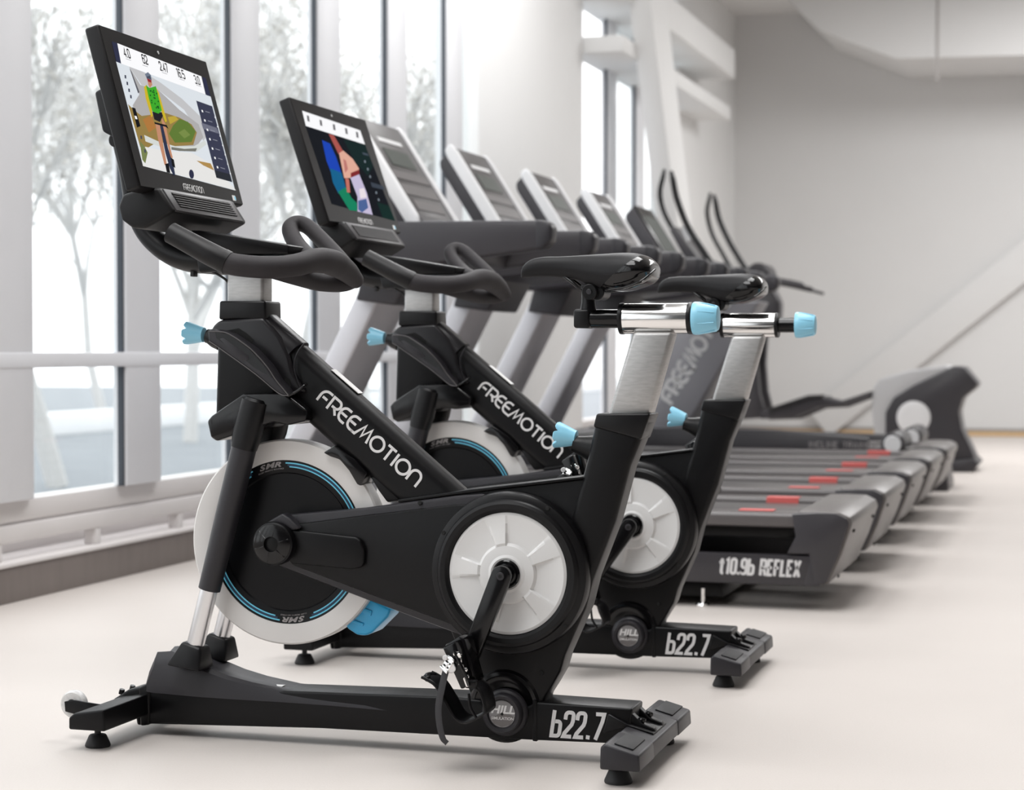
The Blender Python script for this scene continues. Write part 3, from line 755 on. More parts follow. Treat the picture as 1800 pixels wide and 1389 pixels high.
def build_monitor(S, parent, off, items, texts):
    T = Matrix.Translation(-Vector(off)) @ S.M

    def part(name, bm, m, p, **k):
        bm.transform(T); return done(name, bm, m, p, **k)
    w, h = S.w, S.h
    mon = part('monitor', box((0, 0, -.0175), (w, h, .035), .006, 3), case_m, parent)
    part('bezel_glass', box((0, 0, -.0002), (w - .006, h - .006, .0012), .0004, 1), bezel, mon)
    bm, ms = screen_picture(S, items)
    part('display', bm, ms, mon, smooth=False, recalc=False)
    for t, px, py, size, xs in texts:
        a, b = S.at(px, py); ln = size * xs * len(t.replace('.', '')) + size * .16 * t.count('.')
        part('display_number', letter_mesh(t, COND, Vector((a - ln / 2, b - size / 2, .0006 + (len(items) + 1) * .00003)), (1, 0, 0), (0, 0, 1), size, ln, size * .17, gap=.16, th=.0001), MATS['screen black'], mon)
    bm = bmesh.new()
    b0 = -h / 2 + .019
    o = T @ Vector((-.052, b0 - .007, .0006)); e = T @ Vector((.052, b0 - .007, .0006)); bm.free()
    bm = letter_mesh('FREEMOTION', LOGO, o, e - o, S.n, .0145, .104, .0017)
    done('bezel_logo', bm, MATS['white print'], mon)
    part('camera_lens', lathe([(0, 0), (.004, 0), (.004, .001), (.003, .0014), (0, .0014)], (0, h / 2 - .022, .0004), (0, 0, 1), 16), lens, mon)
    part('corner_sticker', box((w / 2 - .05, b0 - .004, .0007), (.017, .013, .0008), 0), sticker_m, mon)
    part('corner_sticker_print', box((w / 2 - .044, b0 - .004, .0011), (.007, .009, .0006), 0), MATS['light blue print'], mon)
    # vent and speaker pod under the screen
    a0, a1 = -.205, .185; hb = -h / 2
    pf = [(.012, hb + .002), (.032, hb - .058), (-.045, hb - .074), (-.072, hb - .064), (-.092, hb - .040), (-.092, hb - .010), (-.075, hb + .012), (-.03, hb + .012)]
    R = Matrix(((0, 1, 0, 0), (0, 0, 1, 0), (1, 0, 0, 0), (0, 0, 0, 1)))        # (x, y, z) = (depth, along, height) -> (along, height, depth)
    pod = part('speaker_pod', prism(pf, a0, a1, .008, 3, m=R), case_m, mon)
    d = Vector((.020, -.060)).normalized(); nn = Vector((-d.y, d.x)); q = lambda t, k: (.012 + d.x * t + nn.x * k, hb + .002 + d.y * t + nn.y * k)
    part('pod_face', prism([q(.004, -.004), q(.061, -.004), q(.061, .003), q(.004, .003)], a0 + .01, a1 - .028, .002, 2, m=R), vent_m, mon)
    part('vent_opening', prism([q(.012, 0), q(.051, 0), q(.051, .0034), q(.012, .0034)], a0 + .038, a1 - .05, 0, m=R), void, mon)
    bm = bmesh.new()
    for k in range(6): prism([q(.0150 + k * .0064, .003), q(.0172 + k * .0064, .0025), q(.0180 + k * .0064, .0055), q(.0158 + k * .0064, .006)], a0 + .038, a1 - .05, 0, m=R, bm=bm)
    part('vent_slats', bm, vent_m, mon)
    return mon

# ------------------------------------------------------------------ the room
XW = -2.33                                      # face of the window wall
YB = 15.66                                      # back wall
wall_m = mat('painted wall', (.80, .80, .795), .7, vary=.02, vscale=2)
back_m = mat('painted back wall', (.68, .675, .67), .7, vary=.02, vscale=2)
dim_m = mat('grey wall', (.12, .12, .12), .8, vary=.02, vscale=2)
ceil_m = mat('painted ceiling', (.72, .71, .70), .8, vary=.02)
frame_m = mat('white window frame', (.76, .765, .79), .4, vary=.02)
sill_m = mat('warm white rail', (.74, .71, .70), .45, vary=.02)
gasket = mat('dark gasket', (.05, .06, .075), .5)
kick_m = mat('brown grey kick plate', (.20, .172, .16), .42, vary=.18, vscale=3, aniso=(1, 6, 1))
wood_m = mat('wood skirting', (.62, .42, .22), .5, vary=.1, vscale=20)
fm = bpy.data.materials.new('pale vinyl floor'); fm.use_nodes = True
n, l = nodes_of(fm); b = n['Principled BSDF']
tc = n.new('ShaderNodeTexCoord')
t1 = n.new('ShaderNodeTexNoise'); t1.inputs['Scale'].default_value = 260; t1.inputs['Detail'].default_value = 4
t2 = n.new('ShaderNodeTexNoise'); t2.inputs['Scale'].default_value = 1.3; t2.inputs['Detail'].default_value = 2
l.new(tc.outputs['Object'], t1.inputs['Vector']); l.new(tc.outputs['Object'], t2.inputs['Vector'])
r1 = n.new('ShaderNodeMixRGB'); r1.inputs[1].default_value = (.63, .575, .535, 1); r1.inputs[2].default_value = (.72, .67, .635, 1)
l.new(t1.outputs[0], r1.inputs[0])
r2 = n.new('ShaderNodeMixRGB'); r2.blend_type = 'MULTIPLY'; r2.inputs[0].default_value = .12
l.new(r1.outputs[0], r2.inputs[1]); l.new(t2.outputs[0], r2.inputs[2]); l.new(r2.outputs[0], b.inputs['Base Color'])
b.inputs['Roughness'].default_value = .48; b.inputs['Specular IOR Level'].default_value = .22
gm = bpy.data.materials.new('window glass'); gm.use_nodes = True
n, l = nodes_of(gm); n.remove(n['Principled BSDF'])
tr = n.new('ShaderNodeBsdfTransparent'); tr.inputs[0].default_value = (.96, .98, .98, 1)
gl = n.new('ShaderNodeBsdfGlossy'); gl.inputs['Roughness'].default_value = .02
lw = n.new('ShaderNodeLayerWeight'); lw.inputs[0].default_value = .5
pw_ = n.new('ShaderNodeMath'); pw_.operation = 'POWER'; pw_.inputs[1].default_value = 5; l.new(lw.outputs['Facing'], pw_.inputs[0])
ma = n.new('ShaderNodeMath'); ma.operation = 'MULTIPLY_ADD'; ma.inputs[1].default_value = .45; ma.inputs[2].default_value = .02; l.new(pw_.outputs[0], ma.inputs[0])
mx = n.new('ShaderNodeMixShader')
l.new(ma.outputs[0], mx.inputs[0]); l.new(tr.outputs[0], mx.inputs[1]); l.new(gl.outputs[0], mx.inputs[2]); l.new(mx.outputs[0], n['Material Output'].inputs[0])

def sbox(name, lo, hi, m, bev=0.0, parent=None, kind=True):
    c = [(a + b) / 2 for a, b in zip(lo, hi)]; s = [abs(b - a) for a, b in zip(lo, hi)]
    o = done(name, box(c, s, bev), m, parent)
    return struct(o) if kind and parent is None else o
CEIL = 4.3
sbox('floor', (-2.6, -9.2, -.1), (7.2, YB + .2, 0), fm)
sbox('wall_back', (-2.6, YB, 0), (7.2, YB + .2, CEIL), back_m)
sbox('wall_right', (7, -9, 0), (7.2, YB, CEIL), dim_m)
sbox('wall_front', (-2.6, -9.2, 0), (7.2, -9, CEIL), dim_m)
sbox('ceiling', (-2.6, -9.2, CEIL), (7.2, YB + .2, CEIL + .2), ceil_m)
# window wall: kick plate, ledge, rails, posts, glass
z = lambda py: PX(0, py, XW).z
zk, zl, zg, zs, zt0, zt1 = z(1001), z(994), z(962), z(886), z(648), z(620)
Y0, Y1 = -9.0, YB
sbox('baseboard_left', (XW - .14, Y0, 0), (XW, Y1, zk), kick_m, .003)
led = sbox('trim_1', (XW - .2, Y0, zk), (XW + .006, Y1, zl), sill_m, .002)
bm = box((XW - .09, (Y0 + Y1) / 2, (zs + z(926)) / 2), (.1, Y1 - Y0, zs - z(926)), .008)
box((XW - .10, (Y0 + Y1) / 2, (z(926) + z(921)) / 2), (.1, Y1 - Y0, .03), 0, bm=bm)
box((XW - .082, (Y0 + Y1) / 2, (z(930) + zg) / 2), (.1, Y1 - Y0, z(930) - zg), .006, bm=bm)
struct(done('trim_2', bm, sill_m))
sbox('wall_left', (XW - .26, Y0, 0), (XW - .2, Y1, zg + .02), sill_m)
bm = bmesh.new(); yy = PX(15, 975, XW).y
for k in range(-8, 16):
    y = PX(188, 945, XW).y + k * (PX(188, 945, XW).y - yy)
    if Y0 < y < Y1: box((XW - .06, y, (zl + zg) / 2), (.05, .035, zg - zl), .003, bm=bm)
struct(done('trim_3', bm, sill_m))
MOD = .945; g0 = 2.62
posts = [g0 + MOD * k for k in range(-12, 14)]
posts = [y for y in posts if not (6.6 < y < 9.3) and y < 12.4]
for i, y in enumerate(posts):
    bm = box((XW - .03, y + .15, (zs + CEIL) / 2), (.06, .28, CEIL - zs), .006)
    box((XW - .042, y + .30, (zs + CEIL) / 2), (.05, .035, CEIL - zs), .003, bm=bm)
    w = struct(done('trim_%d' % (4 + i), bm, frame_m))
    done('gasket', box((XW - .022, y + .004, (zs + CEIL) / 2), (.024, .012, CEIL - zs), .002), gasket, w)
sbox('trim_40', (XW - .06, Y0, zt0), (XW + .004, 6.95, zt1), frame_m, .004)
k = 1
ys = sorted(posts)
for a in [y for y in ys]:
    y0, y1 = a + .30, a + MOD + .004
    for z0, z1 in ((zs - .01, zt0 + .004), (zt1 - .004, CEIL)):
        gp = struct(done('window_%d' % k, box((XW - .05, (y0 + y1) / 2, (z0 + z1) / 2), (.012, y1 - y0, z1 - z0)), gm)); k += 1
# white pier between the window bays, plain wall at the far end
sbox('column_1', (XW - .26, 6.93, 0), (XW + .02, 9.36, CEIL), wall_m, .01)
sbox('wall_left_end', (XW - .26, 12.75, zg), (XW - .02, YB, CEIL), wall_m)
# high transom beams and the diagonal brace in the far window bay
for i, (z0, z1, x) in enumerate(((2.98, 3.10, -2.02), (3.36, 3.62, -1.98))):
    sbox('trim_%d' % (41 + i), (XW - .1, 9.37, z0), (x, 13.6, z1), wall_m, .01)
def beam_between(name, a, b, w, d, m, side):
    a, b = Vector(a), Vector(b); M = frame(a, b - a, side)
    return struct(done(name, box((0, 0, (b - a).length / 2), (w, d, (b - a).length), .01, m=M), m))
beam_between('trim_43', PX(1122, -140, -1.95), PX(1206, 560, -1.95), .16, .52, wall_m, (1, 0, 0))
# back wall: skirting, brace, soffit
sbox('baseboard_back', (-2.3, YB - .03, 0), (7, YB, .045), wood_m, .003)
sbox('trim_44', (-2.3, YB - .02, .045), (7, YB, .075), mat('shadow line grey', (.3, .28, .27), .6))  # grey strip paints the shadow line above the skirting
beam_between('trim_45', P(1440, 745, YB - .05), P(1990, 310, YB - .05), .12, .34, back_m, (0, 1, 0))
pr = poly([(1372, -30), (1386, 0), (1405, 19), (1439, 51), (1500, 76), (1576, 103), (1800, 97)], 14.3)
pr += [(6.98, pr[-1][1])]
ct = CEIL - .002
sf = struct(done('ceiling_soffit', loft([[Vector((x, 14.3, z)), Vector((x, YB - .005, z)), Vector((x, YB - .005, ct)), Vector((x, 14.3, ct))] for x, z in pr]), back_m, smooth=False))
q = P(1648, 40, 14.3)
done('soffit_seam', box((q.x, 14.297, (q.z + CEIL) / 2 - .25), (.022, .012, CEIL - q.z + .6)), mat('seam grey', (.42, .40, .39), .7), sf)  # grey strip marks the seam on the soffit front


# ------------------------------------------------------------------ bikes
sc_white = emit('screen white', srgb(250, 250, 252), .64); sc_navy = emit('screen navy', srgb(46, 49, 74), .6); sc_black = emit('screen black', srgb(18, 18, 24), .5)
E_ = lambda r, g, b: emit('screen %d %d %d' % (r, g, b), srgb(r, g, b), .62)
S1 = Screen((-.791, -.0008, 1.3729), .0261, .2697, .5402, .3582)
S2 = Screen((-.8323, 1.1386, 1.3709), -.0136, .3275, .540, .3573)
z1 = lambda *pts: [(190 + .2087 * a, 60 + .2087 * b) for a, b in pts]
def ell(cx, cy, rx, ry, tilt=0, n=14): return [(cx + rx * math.cos(2 * math.pi * k / n), cy + ry * math.sin(2 * math.pi * k / n) + tilt * math.cos(2 * math.pi * k / n)) for k in range(n)]
grey_l = E_(176, 174, 174); skin = E_(196, 140, 110); green = E_(60, 170, 40); green_d = E_(20, 90, 25); yellow = E_(205, 180, 40)
olive = E_(150, 126, 70); leaf = E_(96, 122, 52); rust = E_(176, 120, 60)
rnd = random.Random(4)
it1 = [(E_(222, 228, 234), [(203.5, 108), (370, 170), (413, 335), (251, 292)]),
       (sc_white, [(205.7, 76), (353.5, 134.5), (361, 166.5), (212.5, 112)]),
       (sc_navy, [(195.6, 72.5), (205.5, 76), (212.5, 112), (203.8, 108.5)]),
       (sc_navy, [(354.5, 135), (361.2, 137.5), (369.8, 170), (361.3, 166.8)]),
       (E_(196, 196, 198), z1((175, 275), (300, 322), (440, 410), (620, 545), (770, 690), (830, 860), (800, 900), (640, 640), (420, 470), (280, 430))),
       (grey_l, z1((175, 275), (270, 430), (420, 470), (600, 640), (760, 760), (800, 870), (740, 950), (640, 960), (330, 900), (240, 800), (205, 600), (260, 510))),
       (E_(92, 92, 98), z1((178, 290), (196, 320), (262, 490), (250, 500))),
       (olive, z1((165, 590), (215, 640), (280, 690), (480, 665), (600, 705), (700, 760), (745, 830), (715, 935), (560, 945), (420, 905), (330, 960), (270, 960))),
       (rust, z1((290, 720), (360, 680), (400, 790), (340, 830))),
       (leaf, z1((545, 770), (600, 715), (670, 740), (735, 820), (700, 910), (560, 915), (510, 840))),
       (E_(190, 165, 60), z1((500, 700), (560, 690), (590, 720), (520, 760))),
       (E_(120, 140, 70), z1((590, 830), (640, 800), (690, 850), (640, 880))),
       (E_(232, 231, 229), z1((262, 955), (310, 950), (470, 985), (700, 1000), (880, 1100), (1075, 1318), (660, 1205), (290, 1112))),
       (E_(214, 218, 214), z1((300, 850), (420, 905), (560, 945), (720, 945), (812, 895), (826, 930), (745, 990), (600, 985), (450, 955), (312, 905))),
       (E_(120, 120, 112), z1((530, 952), (640, 968), (745, 962), (735, 990), (600, 986), (530, 975))),
       (E_(176, 140, 80), z1((740, 1066), (860, 1090), (890, 1150), (800, 1108))),
       (E_(120, 130, 80), z1((262, 900), (300, 940), (330, 1000), (310, 1090), (285, 1060))),
       (skin, z1((393, 750), (430, 755), (452, 880), (492, 1105), (472, 1105), (420, 900))),
       (skin, z1((440, 690), (480, 760), (520, 960), (542, 1045), (522, 1045), (480, 860), (455, 770))),
       (E_(45, 52, 76), z1((433, 770), (456, 765), (500, 960), (548, 1110), (562, 1190), (545, 1188), (515, 1130), (478, 1000))),
       (sc_black, z1((385, 742), (490, 768), (505, 800), (480, 782), (390, 758))),
       (sc_black, z1((476, 1095), (505, 1088), (520, 1172), (490, 1165))), (sc_black, z1((525, 1040), (550, 1060), (562, 1130), (535, 1110))),
       (E_(30, 28, 34), z1((368, 655), (448, 660), (458, 690), (432, 742), (385, 720))),
       (yellow, z1((298, 445), (322, 428), (352, 560), (372, 690), (360, 702), (312, 540))),
       (yellow, z1((400, 450), (425, 500), (492, 735), (478, 745), (440, 640))),
       (green, z1((314, 432), (345, 455), (398, 440), (448, 645), (420, 672), (368, 652), (338, 540)))]
for _ in range(26):
    a, b = rnd.uniform(335, 425), rnd.uniform(460, 650)
    if 330 + (b - 450) * .2 < a < 395 + (b - 450) * .22: it1.append((green_d, z1(*ell(a, b, 6, 8, 2, 6))))
it1 += [(skin, z1((325, 392), (356, 386), (366, 430), (346, 456), (332, 430))), (E_(150, 40, 48), z1((318, 374), (358, 386), (358, 412), (330, 402))),
        (E_(112, 122, 140), z1((303, 340), (328, 322), (354, 348), (360, 390), (318, 374))), (E_(70, 78, 95), z1((318, 360), (345, 352), (358, 384), (320, 374))),
        (E_(56, 59, 80), z1((735, 562), (870, 610), (1040, 1250), (905, 1212))),
        (E_(112, 114, 130), z1((778, 748), (907, 792), (929, 842), (793, 800))),
        (E_(40, 44, 52), z1((890, 1148), (1014, 1180), (1040, 1250), (905, 1212))), (sc_black, z1((193, 618), (222, 628), (265, 778), (236, 790))),
        (sc_navy, z1(*ell(695, 1182, 21, 38, 8))), (sc_white, z1((214, 690), (232, 694), (240, 720), (222, 718)))]
for a, b in ((137, 362), (153, 418), (168, 476), (183, 530), (270, 872), (302, 988)): it1.append((E_(70, 74, 90), z1((a - 7, b - 16), (a + 7, b - 12), (a + 9, b + 16), (a - 5, b + 12))))
for j in range(7):
    a, b = 770 + j * 21, 640 + j * 79
    it1.append((sc_white, z1((a + 8, b), (a + 20, b + 4), (a + 24, b + 22), (a + 12, b + 18)))); it1.append((E_(150, 152, 165), z1((a + 40, b + 10), (a + 78, b + 22), (a + 80, b + 28), (a + 42, b + 16))))
    it1.append((sc_white, z1((a + 118, b + 58), (a + 128, b + 61), (a + 130, b + 71), (a + 120, b + 68))))
for a, b in ((160, 215), (300, 268), (465, 330), (612, 385), (755, 437)): it1.append((E_(170, 170, 175), z1((a - 22, b - 7), (a + 22, b + 8), (a + 23, b + 13), (a - 21, b - 2))))
tx1 = [(t, 190 + .2087 * a, 60 + .2087 * b, .0195, .62) for t, a, b in (('4.0', 145, 163), ('62', 298, 217), ('2.47', 455, 281), ('16.5', 600, 337), ('3.0', 738, 391))]
z2 = lambda *pts: [(530 + .1656 * a, 190 + .1656 * b) for a, b in pts]
it2 = [(E_(10, 15, 24), z2((40, 190), (672, 388), (992, 1200), (318, 1020))), (sc_white, z2((4, 28), (620, 238), (672, 388), (44, 190))),
       (E_(8, 34, 34), z2((440, 330), (672, 390), (760, 620), (700, 720), (560, 560))), (E_(6, 40, 36), z2((800, 1000), (930, 1040), (992, 1200), (860, 1165))),
       (E_(18, 66, 180), z2((215, 340), (300, 378), (365, 520), (425, 700), (340, 760), (262, 560))), (E_(8, 96, 140), z2((300, 640), (425, 690), (470, 850), (390, 910), (330, 790))),
       (E_(10, 128, 92), z2((385, 890), (470, 840), (525, 950), (585, 1010), (590, 1095), (505, 1085))),
       (E_(170, 84, 78), z2((285, 275), (340, 290), (440, 460), (425, 520), (385, 480))), (E_(226, 172, 152), z2((395, 480), (440, 452), (540, 540), (606, 640), (612, 700), (505, 745), (450, 745))),
       (E_(190, 120, 112), z2((440, 540), (470, 560), (490, 650), (460, 690))), (E_(196, 112, 100), z2((460, 740), (502, 760), (515, 900), (480, 895))),
       (E_(128, 36, 40), z2((520, 690), (608, 655), (612, 702), (520, 742))), (E_(198, 188, 216), z2((515, 742), (610, 704), (690, 900), (752, 1135), (592, 1100), (590, 940))),
       (E_(74, 98, 150), z2((598, 985), (685, 965), (705, 1060), (640, 1110), (600, 1080))), (E_(235, 225, 230), z2((610, 860), (660, 850), (690, 950), (620, 960))),
       (E_(58, 66, 78), z2((728, 786), (862, 828), (882, 872), (745, 840))), (E_(70, 80, 92), z2((640, 470), (700, 488), (710, 510), (650, 494)))]
for a, b in ((670, 570), (700, 650), (725, 730), (790, 900), (815, 975)): it2.append((E_(120, 130, 140), z2(*ell(a, b, 10, 16, 4, 8))))
for a, b in ((65, 112), (200, 158), (340, 204), (470, 246), (585, 285)): it2.append((E_(110, 108, 112), z2((a - 14, b - 34), (a + 10, b - 26), (a + 18, b + 36), (a - 6, b + 28))))

bike = build_bike()
def copy_tree(o, parent=None):
    c = o.copy(); COL.objects.link(c)
    if parent is not None: c.parent = parent
    for ch in [x for x in KIDS.get(o.name, [])]: copy_tree(ch, c)
    return c
def kids_of():
    K = {}
    for o in bpy.data.objects:
        if o.parent: K.setdefault(o.parent.name, []).append(o)
    return K
KIDS = kids_of()
bike2 = copy_tree(bike); bike2.location = (0, 1.138, 0)
tag(bike, 'nearest black exercise bike, its screen showing a cyclist in a green jersey', 'exercise bike', 'exercise bikes with blue knobs')
tag(bike2, 'second exercise bike behind the nearest one, its dark screen showing a pink shirt', 'exercise bike', 'exercise bikes with blue knobs')
# the second bike: saddle slid back, crank turned
turn = math.radians(13)
for ch in bike2.children:
    s = ch.name.split('.')[0]
    if s in ('slide_bar', 'slide_knob', 'saddle_stem', 'saddle_clamp', 'saddle'): ch.location.x += .043
    if s in ('crank_arm', 'pedal'):
        p = ch.location - Vector((CRANK.x, 0, CRANK.z))
        q = Matrix.Rotation(turn, 3, 'Y') @ p
        ch.location = q + Vector((CRANK.x, 0, CRANK.z))
        if s == 'crank_arm': ch.rotation_euler = (0, turn, 0)
build_monitor(S1, bike, (0, 0, 0), it1, tx1)
build_monitor(S2, bike2, bike2.location, it2, [])

# ------------------------------------------------------------------ treadmills
plate_m = mat('charcoal plastic', (.042, .039, .044), .36, bump=.05, bscale=600)
rear_m = mat('graphite metallic', (.15, .138, .134), .36, .25)
belt_m = mat('treadmill belt', (.085, .079, .079), .34, bump=.1, bscale=700)
rail_m = mat('dark foot rail', (.12, .11, .11), .32)
red_m = mat('red foot mark', srgb(214, 104, 100), .45)
mast_m = mat('silver grey mast', (.62, .61, .64), .34, .35)
mast_g = mat('mid grey mast', (.27, .265, .285), .4, .2)
con_w = mat('white console frame', (.78, .78, .79), .35)
con_f = mat('grey console face', (.075, .069, .069), .4, spec=.25)
con_b = mat('grey button band', (.13, .12, .12), .4, spec=.3)
lcd_m = mat('dim display', (.055, .068, .06), .3, spec=.25)
con_d = mat('dark console shell', (.035, .032, .037), .4)
TY = 2.39
def build_treadmill(name='treadmill', dark=False, text='t10.9b REFLEX'):
    root = empty(name, (0, TY, 0))
    O = Vector((0, TY, 0))
    W = .82
    def part(nm, bm, m, p=root, **k):
        bm.transform(Matrix.Translation(-O)); return done(nm, bm, m, p, **k)
    q = lambda pts, y: poly(pts, TY + y)
    y0, y1 = TY, TY + W
    # base plates, the near one with lettering
    for ya, yb in ((y0, y0 + .04), (y1 - .04, y1)):
        pl = part('side_plate', prism([(-1.66, .19), (.347, .182), (.30, .10), (.27, .084), (-1.66, .086)], ya, yb, .004), plate_m)
        part('plate_end', prism([(.347, .182), (.350, .168), (.325, .086), (.27, .083), (.30, .182)], ya - .001, yb + .001, .003), plate_m, pl)
        if ya == y0 and text:
            o, e = P(1265, 1007, TY), P(1404, 1013, TY)
            b = letter_mesh(text, COND, Vector((o.x, TY - .0002, o.z)), e - o, NY, .048, (e - o).length, .0092, gap=.22, slant=.10)
            part('side_lettering', b, letter_w, pl)
    # skid, feet
    part('base_skid', prism([(-1.6, .086), (-.02, .086), (.0, .03), (-1.6, .03)], y0 + .05, y1 - .05, .005), powder)
    for x in (-.07, -1.5):
        for y in (y0 + .035, y1 - .035):
            ft = part('levelling_foot', lathe([(0, 0), (.026, 0), (.027, .004), (.024, .010), (.010, .014), (.007, .016), (.007, .06), (.0, .06)], (x, y, 0), (0, 0, 1), 20), chrome)
    # deck, belt, rails
    part('deck', prism([(-1.55, .285), (.33, .285), (.33, .235), (-1.55, .235)], y0 + .05, y1 - .05, .004), powder)
    part('running_belt', prism([(-1.5, .302), (.31, .302), (.34, .290), (.345, .270), (.33, .25), (-1.5, .25)], y0 + .155, y1 - .155, .006, 3), belt_m)
    for ya, yb in ((y0 + .012, y0 + .15), (y1 - .15, y1 - .012)):
        rl = part('foot_rail', prism([(-1.6, .322), (.33, .318), (.33, .272), (-1.6, .276)], ya, yb, .012, 3), rail_m)
        yi = yb if ya < y0 + .3 else ya; sg = -1 if ya < y0 + .3 else 1
        if not dark: part('foot_mark', box((.098, yi + sg * .030, .3205), (.118, .062, .0035), .001, 1, bm=box((.098, yi - sg * -.0 , .307), (.118, .004, .027), .001, 1)), red_m, rl)
    # rear housing across the whole width
    rh = part('rear_housing', prism([(.25, .328), (.315, .330), (.385, .328), (.42, .312), (.428, .29), (.395, .19), (.352, .092), (.335, .086), (.30, .092), (.318, .19), (.328, .262), (.30, .275), (.25, .276)], y0 + .01, y1 - .01, .006, 3), rear_m)
    for ya, yb in ((y0 - .004, y0 + .03), (y1 - .03, y1 + .004)):
        part('housing_cheek', prism([(.232, .320), (.315, .326), (.378, .324), (.41, .310), (.418, .29), (.385, .19), (.345, .092), (.31, .09), (.29, .19), (.216, .188), (.245, .245)], ya, yb, .005, 2), plate_m, rh)
    bm = bmesh.new()
    for y in (y0 + .12, y1 - .12):
        disc((.347, y, .115), (.93, 0, -.36), .006, .022, .028, 12, bm=bm); disc((.413, y, .262), (.93, 0, -.36), .006, .004, .012, 12, bm=bm)
    part('housing_screws', bm, void, rh)
    # motor hood
    part('motor_hood', prism([(-1.78, .10), (-1.78, .30), (-1.70, .40), (-1.45, .42), (-1.25, .34), (-1.22, .30), (-1.22, .10)], y0 + .03, y1 - .03, .02, 3), con_d)
    # mast
    wide = .10 if not dark else .26
    a0, a1 = Vector((-1.80, 0, .20)), Vector((-1.285, 0, 1.19))
    if dark: a0, a1 = Vector((-1.34, 0, .20)), Vector((-.78, 0, 1.14))
    h = wide / 2
    ms = part('mast', prism([(a0.x - h, a0.z), (a1.x - h, a1.z), (a1.x + h, a1.z), (a0.x + h, a0.z)], y0 + .25, y0 + .57, .012, 3), mast_g if dark else mast_m)
    if dark:
        d = (a1 - a0).normalized(); o = a0 + d * .40
        b = letter_mesh('FREEMOTION', LOGO, Vector((o.x - .03, y0 + .2498, o.z)), d, NY, .09, .66, .019)
        part('mast_lettering', b, letter_w, ms)
    if not dark: part('mast_collar', prism([(a1.x - .10, 1.04), (a1.x - .05, 1.22), (a1.x + .16, 1.22), (a1.x + .055, 1.02)], y0 + .20, y0 + .62, .01, 3), con_d)
    # tray and hand rails
    tr = part('console_tray', prism([(-1.42, 1.20), (-1.38, 1.31), (-1.0, 1.315), (-.92, 1.26), (-.96, 1.17), (-1.30, 1.13)], y0 + .08, y1 - .08, .018, 3), con_d)
    for ya, yb in ((y0 + .075, y0 + .155), (y1 - .155, y1 - .075)):
        hr = part('hand_rail', prism([(-1.40, 1.17), (-1.36, 1.315), (-.64, 1.308), (-.612, 1.29), (-.615, 1.235), (-.64, 1.21), (-1.1, 1.155), (-1.36, 1.135)], ya, yb, .012, 3), con_d)
        part('rail_cap', prism([(-.672, 1.311), (-.625, 1.304), (-.609, 1.286), (-.612, 1.235), (-.64, 1.208), (-.672, 1.206)], ya - .002, yb + .002, .012, 3), satin if not dark else con_d, hr)
    # console head: lean back
    b0, b1 = Vector((-1.118, 0, 1.312)), Vector((-1.372, 0, 1.71)); d = (b1 - b0).normalized(); nn = Vector((d.z, 0, -d.x))
    if nn.x < 0: nn = -nn
    k = lambda t, w: (b0 + d * t + nn * w); L = (b1 - b0).length
    qq = lambda *ts: [(k(t, w).x, k(t, w).z) for t, w in ts]
    ca, cb = y0 + .16, y0 + .66
    hd = part('console', prism(qq((-.02, -.10), (L - .05, -.10), (L - .02, -.085), (L - .005, -.02), (-.02, -.02)), ca + .004, cb - .004, .012, 3), con_d)
    if not dark:
        for ya, yb in ((ca, ca + .028), (cb - .028, cb)):
            part('console_frame', prism(qq((-.03, -.05), (L - .03, -.05), (L + .006, -.04), (L + .012, -.005), (L - .03, .004), (.03, .004), (-.02, -.02)), ya, yb, .01, 3), con_w, hd)
    part('console_face', prism(qq((-.02, -.024), (L, -.024), (L, -.008), (-.02, -.008)), ca + .026, cb - .026, .004), con_f if not dark else gloss, hd)
    M = Matrix(((0, nn.x, d.x, k(0, 0).x), (1, 0, 0, 0), (0, nn.z, d.z, k(0, 0).z), (0, 0, 0, 1)))   # local (along Y, out, up)
    f = lambda u0, u1, t0, t1, m, nm: part(nm, box(((u0 + u1) / 2, -.0072, (t0 + t1) / 2), (u1 - u0, .004, t1 - t0), .001, 1, m=Matrix(((0, nn.x, d.x, b0.x), (1, 0, 0, ca), (0, nn.z, d.z, b0.z), (0, 0, 0, 1)))), m, hd)
    if not dark:
        f(.13, .38, .375, .395, con_w, 'console_logo'); f(.12, .38, .27, .345, lcd_m, 'console_display')
        f(.06, .44, .205, .245, con_b, 'button_row'); f(.06, .44, .135, .185, con_b, 'button_row'); f(.10, .40, .07, .115, con_b, 'button_row'); f(.06, .44, .01, .045, con_d, 'console_ledge')
    else:
        f(.07, .43, .16, .40, lcd_m, 'console_display')
    return root
tm = build_treadmill()
KIDS = kids_of()
group_t = 'row of treadmills behind the bikes'
tms = [tm]
for i in range(1, 4):
    t = copy_tree(tm); t.location.y = TY + i * 1.105; tms.append(t)
for t, s in zip(tms, ('first treadmill of the row, just behind the bikes, white lettering on its dark side plate',
                      'second treadmill of the row, directly behind the one with readable side lettering',
                      'third treadmill of the row, its white framed console above the nose of the nearest saddle',
                      'fourth treadmill, last with a white framed console, beside the dark console')):
    tag(t, s, 'treadmill', group_t)
for t in tms[1:]:
    done('end_patch', prism([(.285, .155), (.345, .155), (.325, .115), (.29, .10), (.278, .105)], -.0055, -.0045), con_w, t)  # white patch near the rear end of the side plate

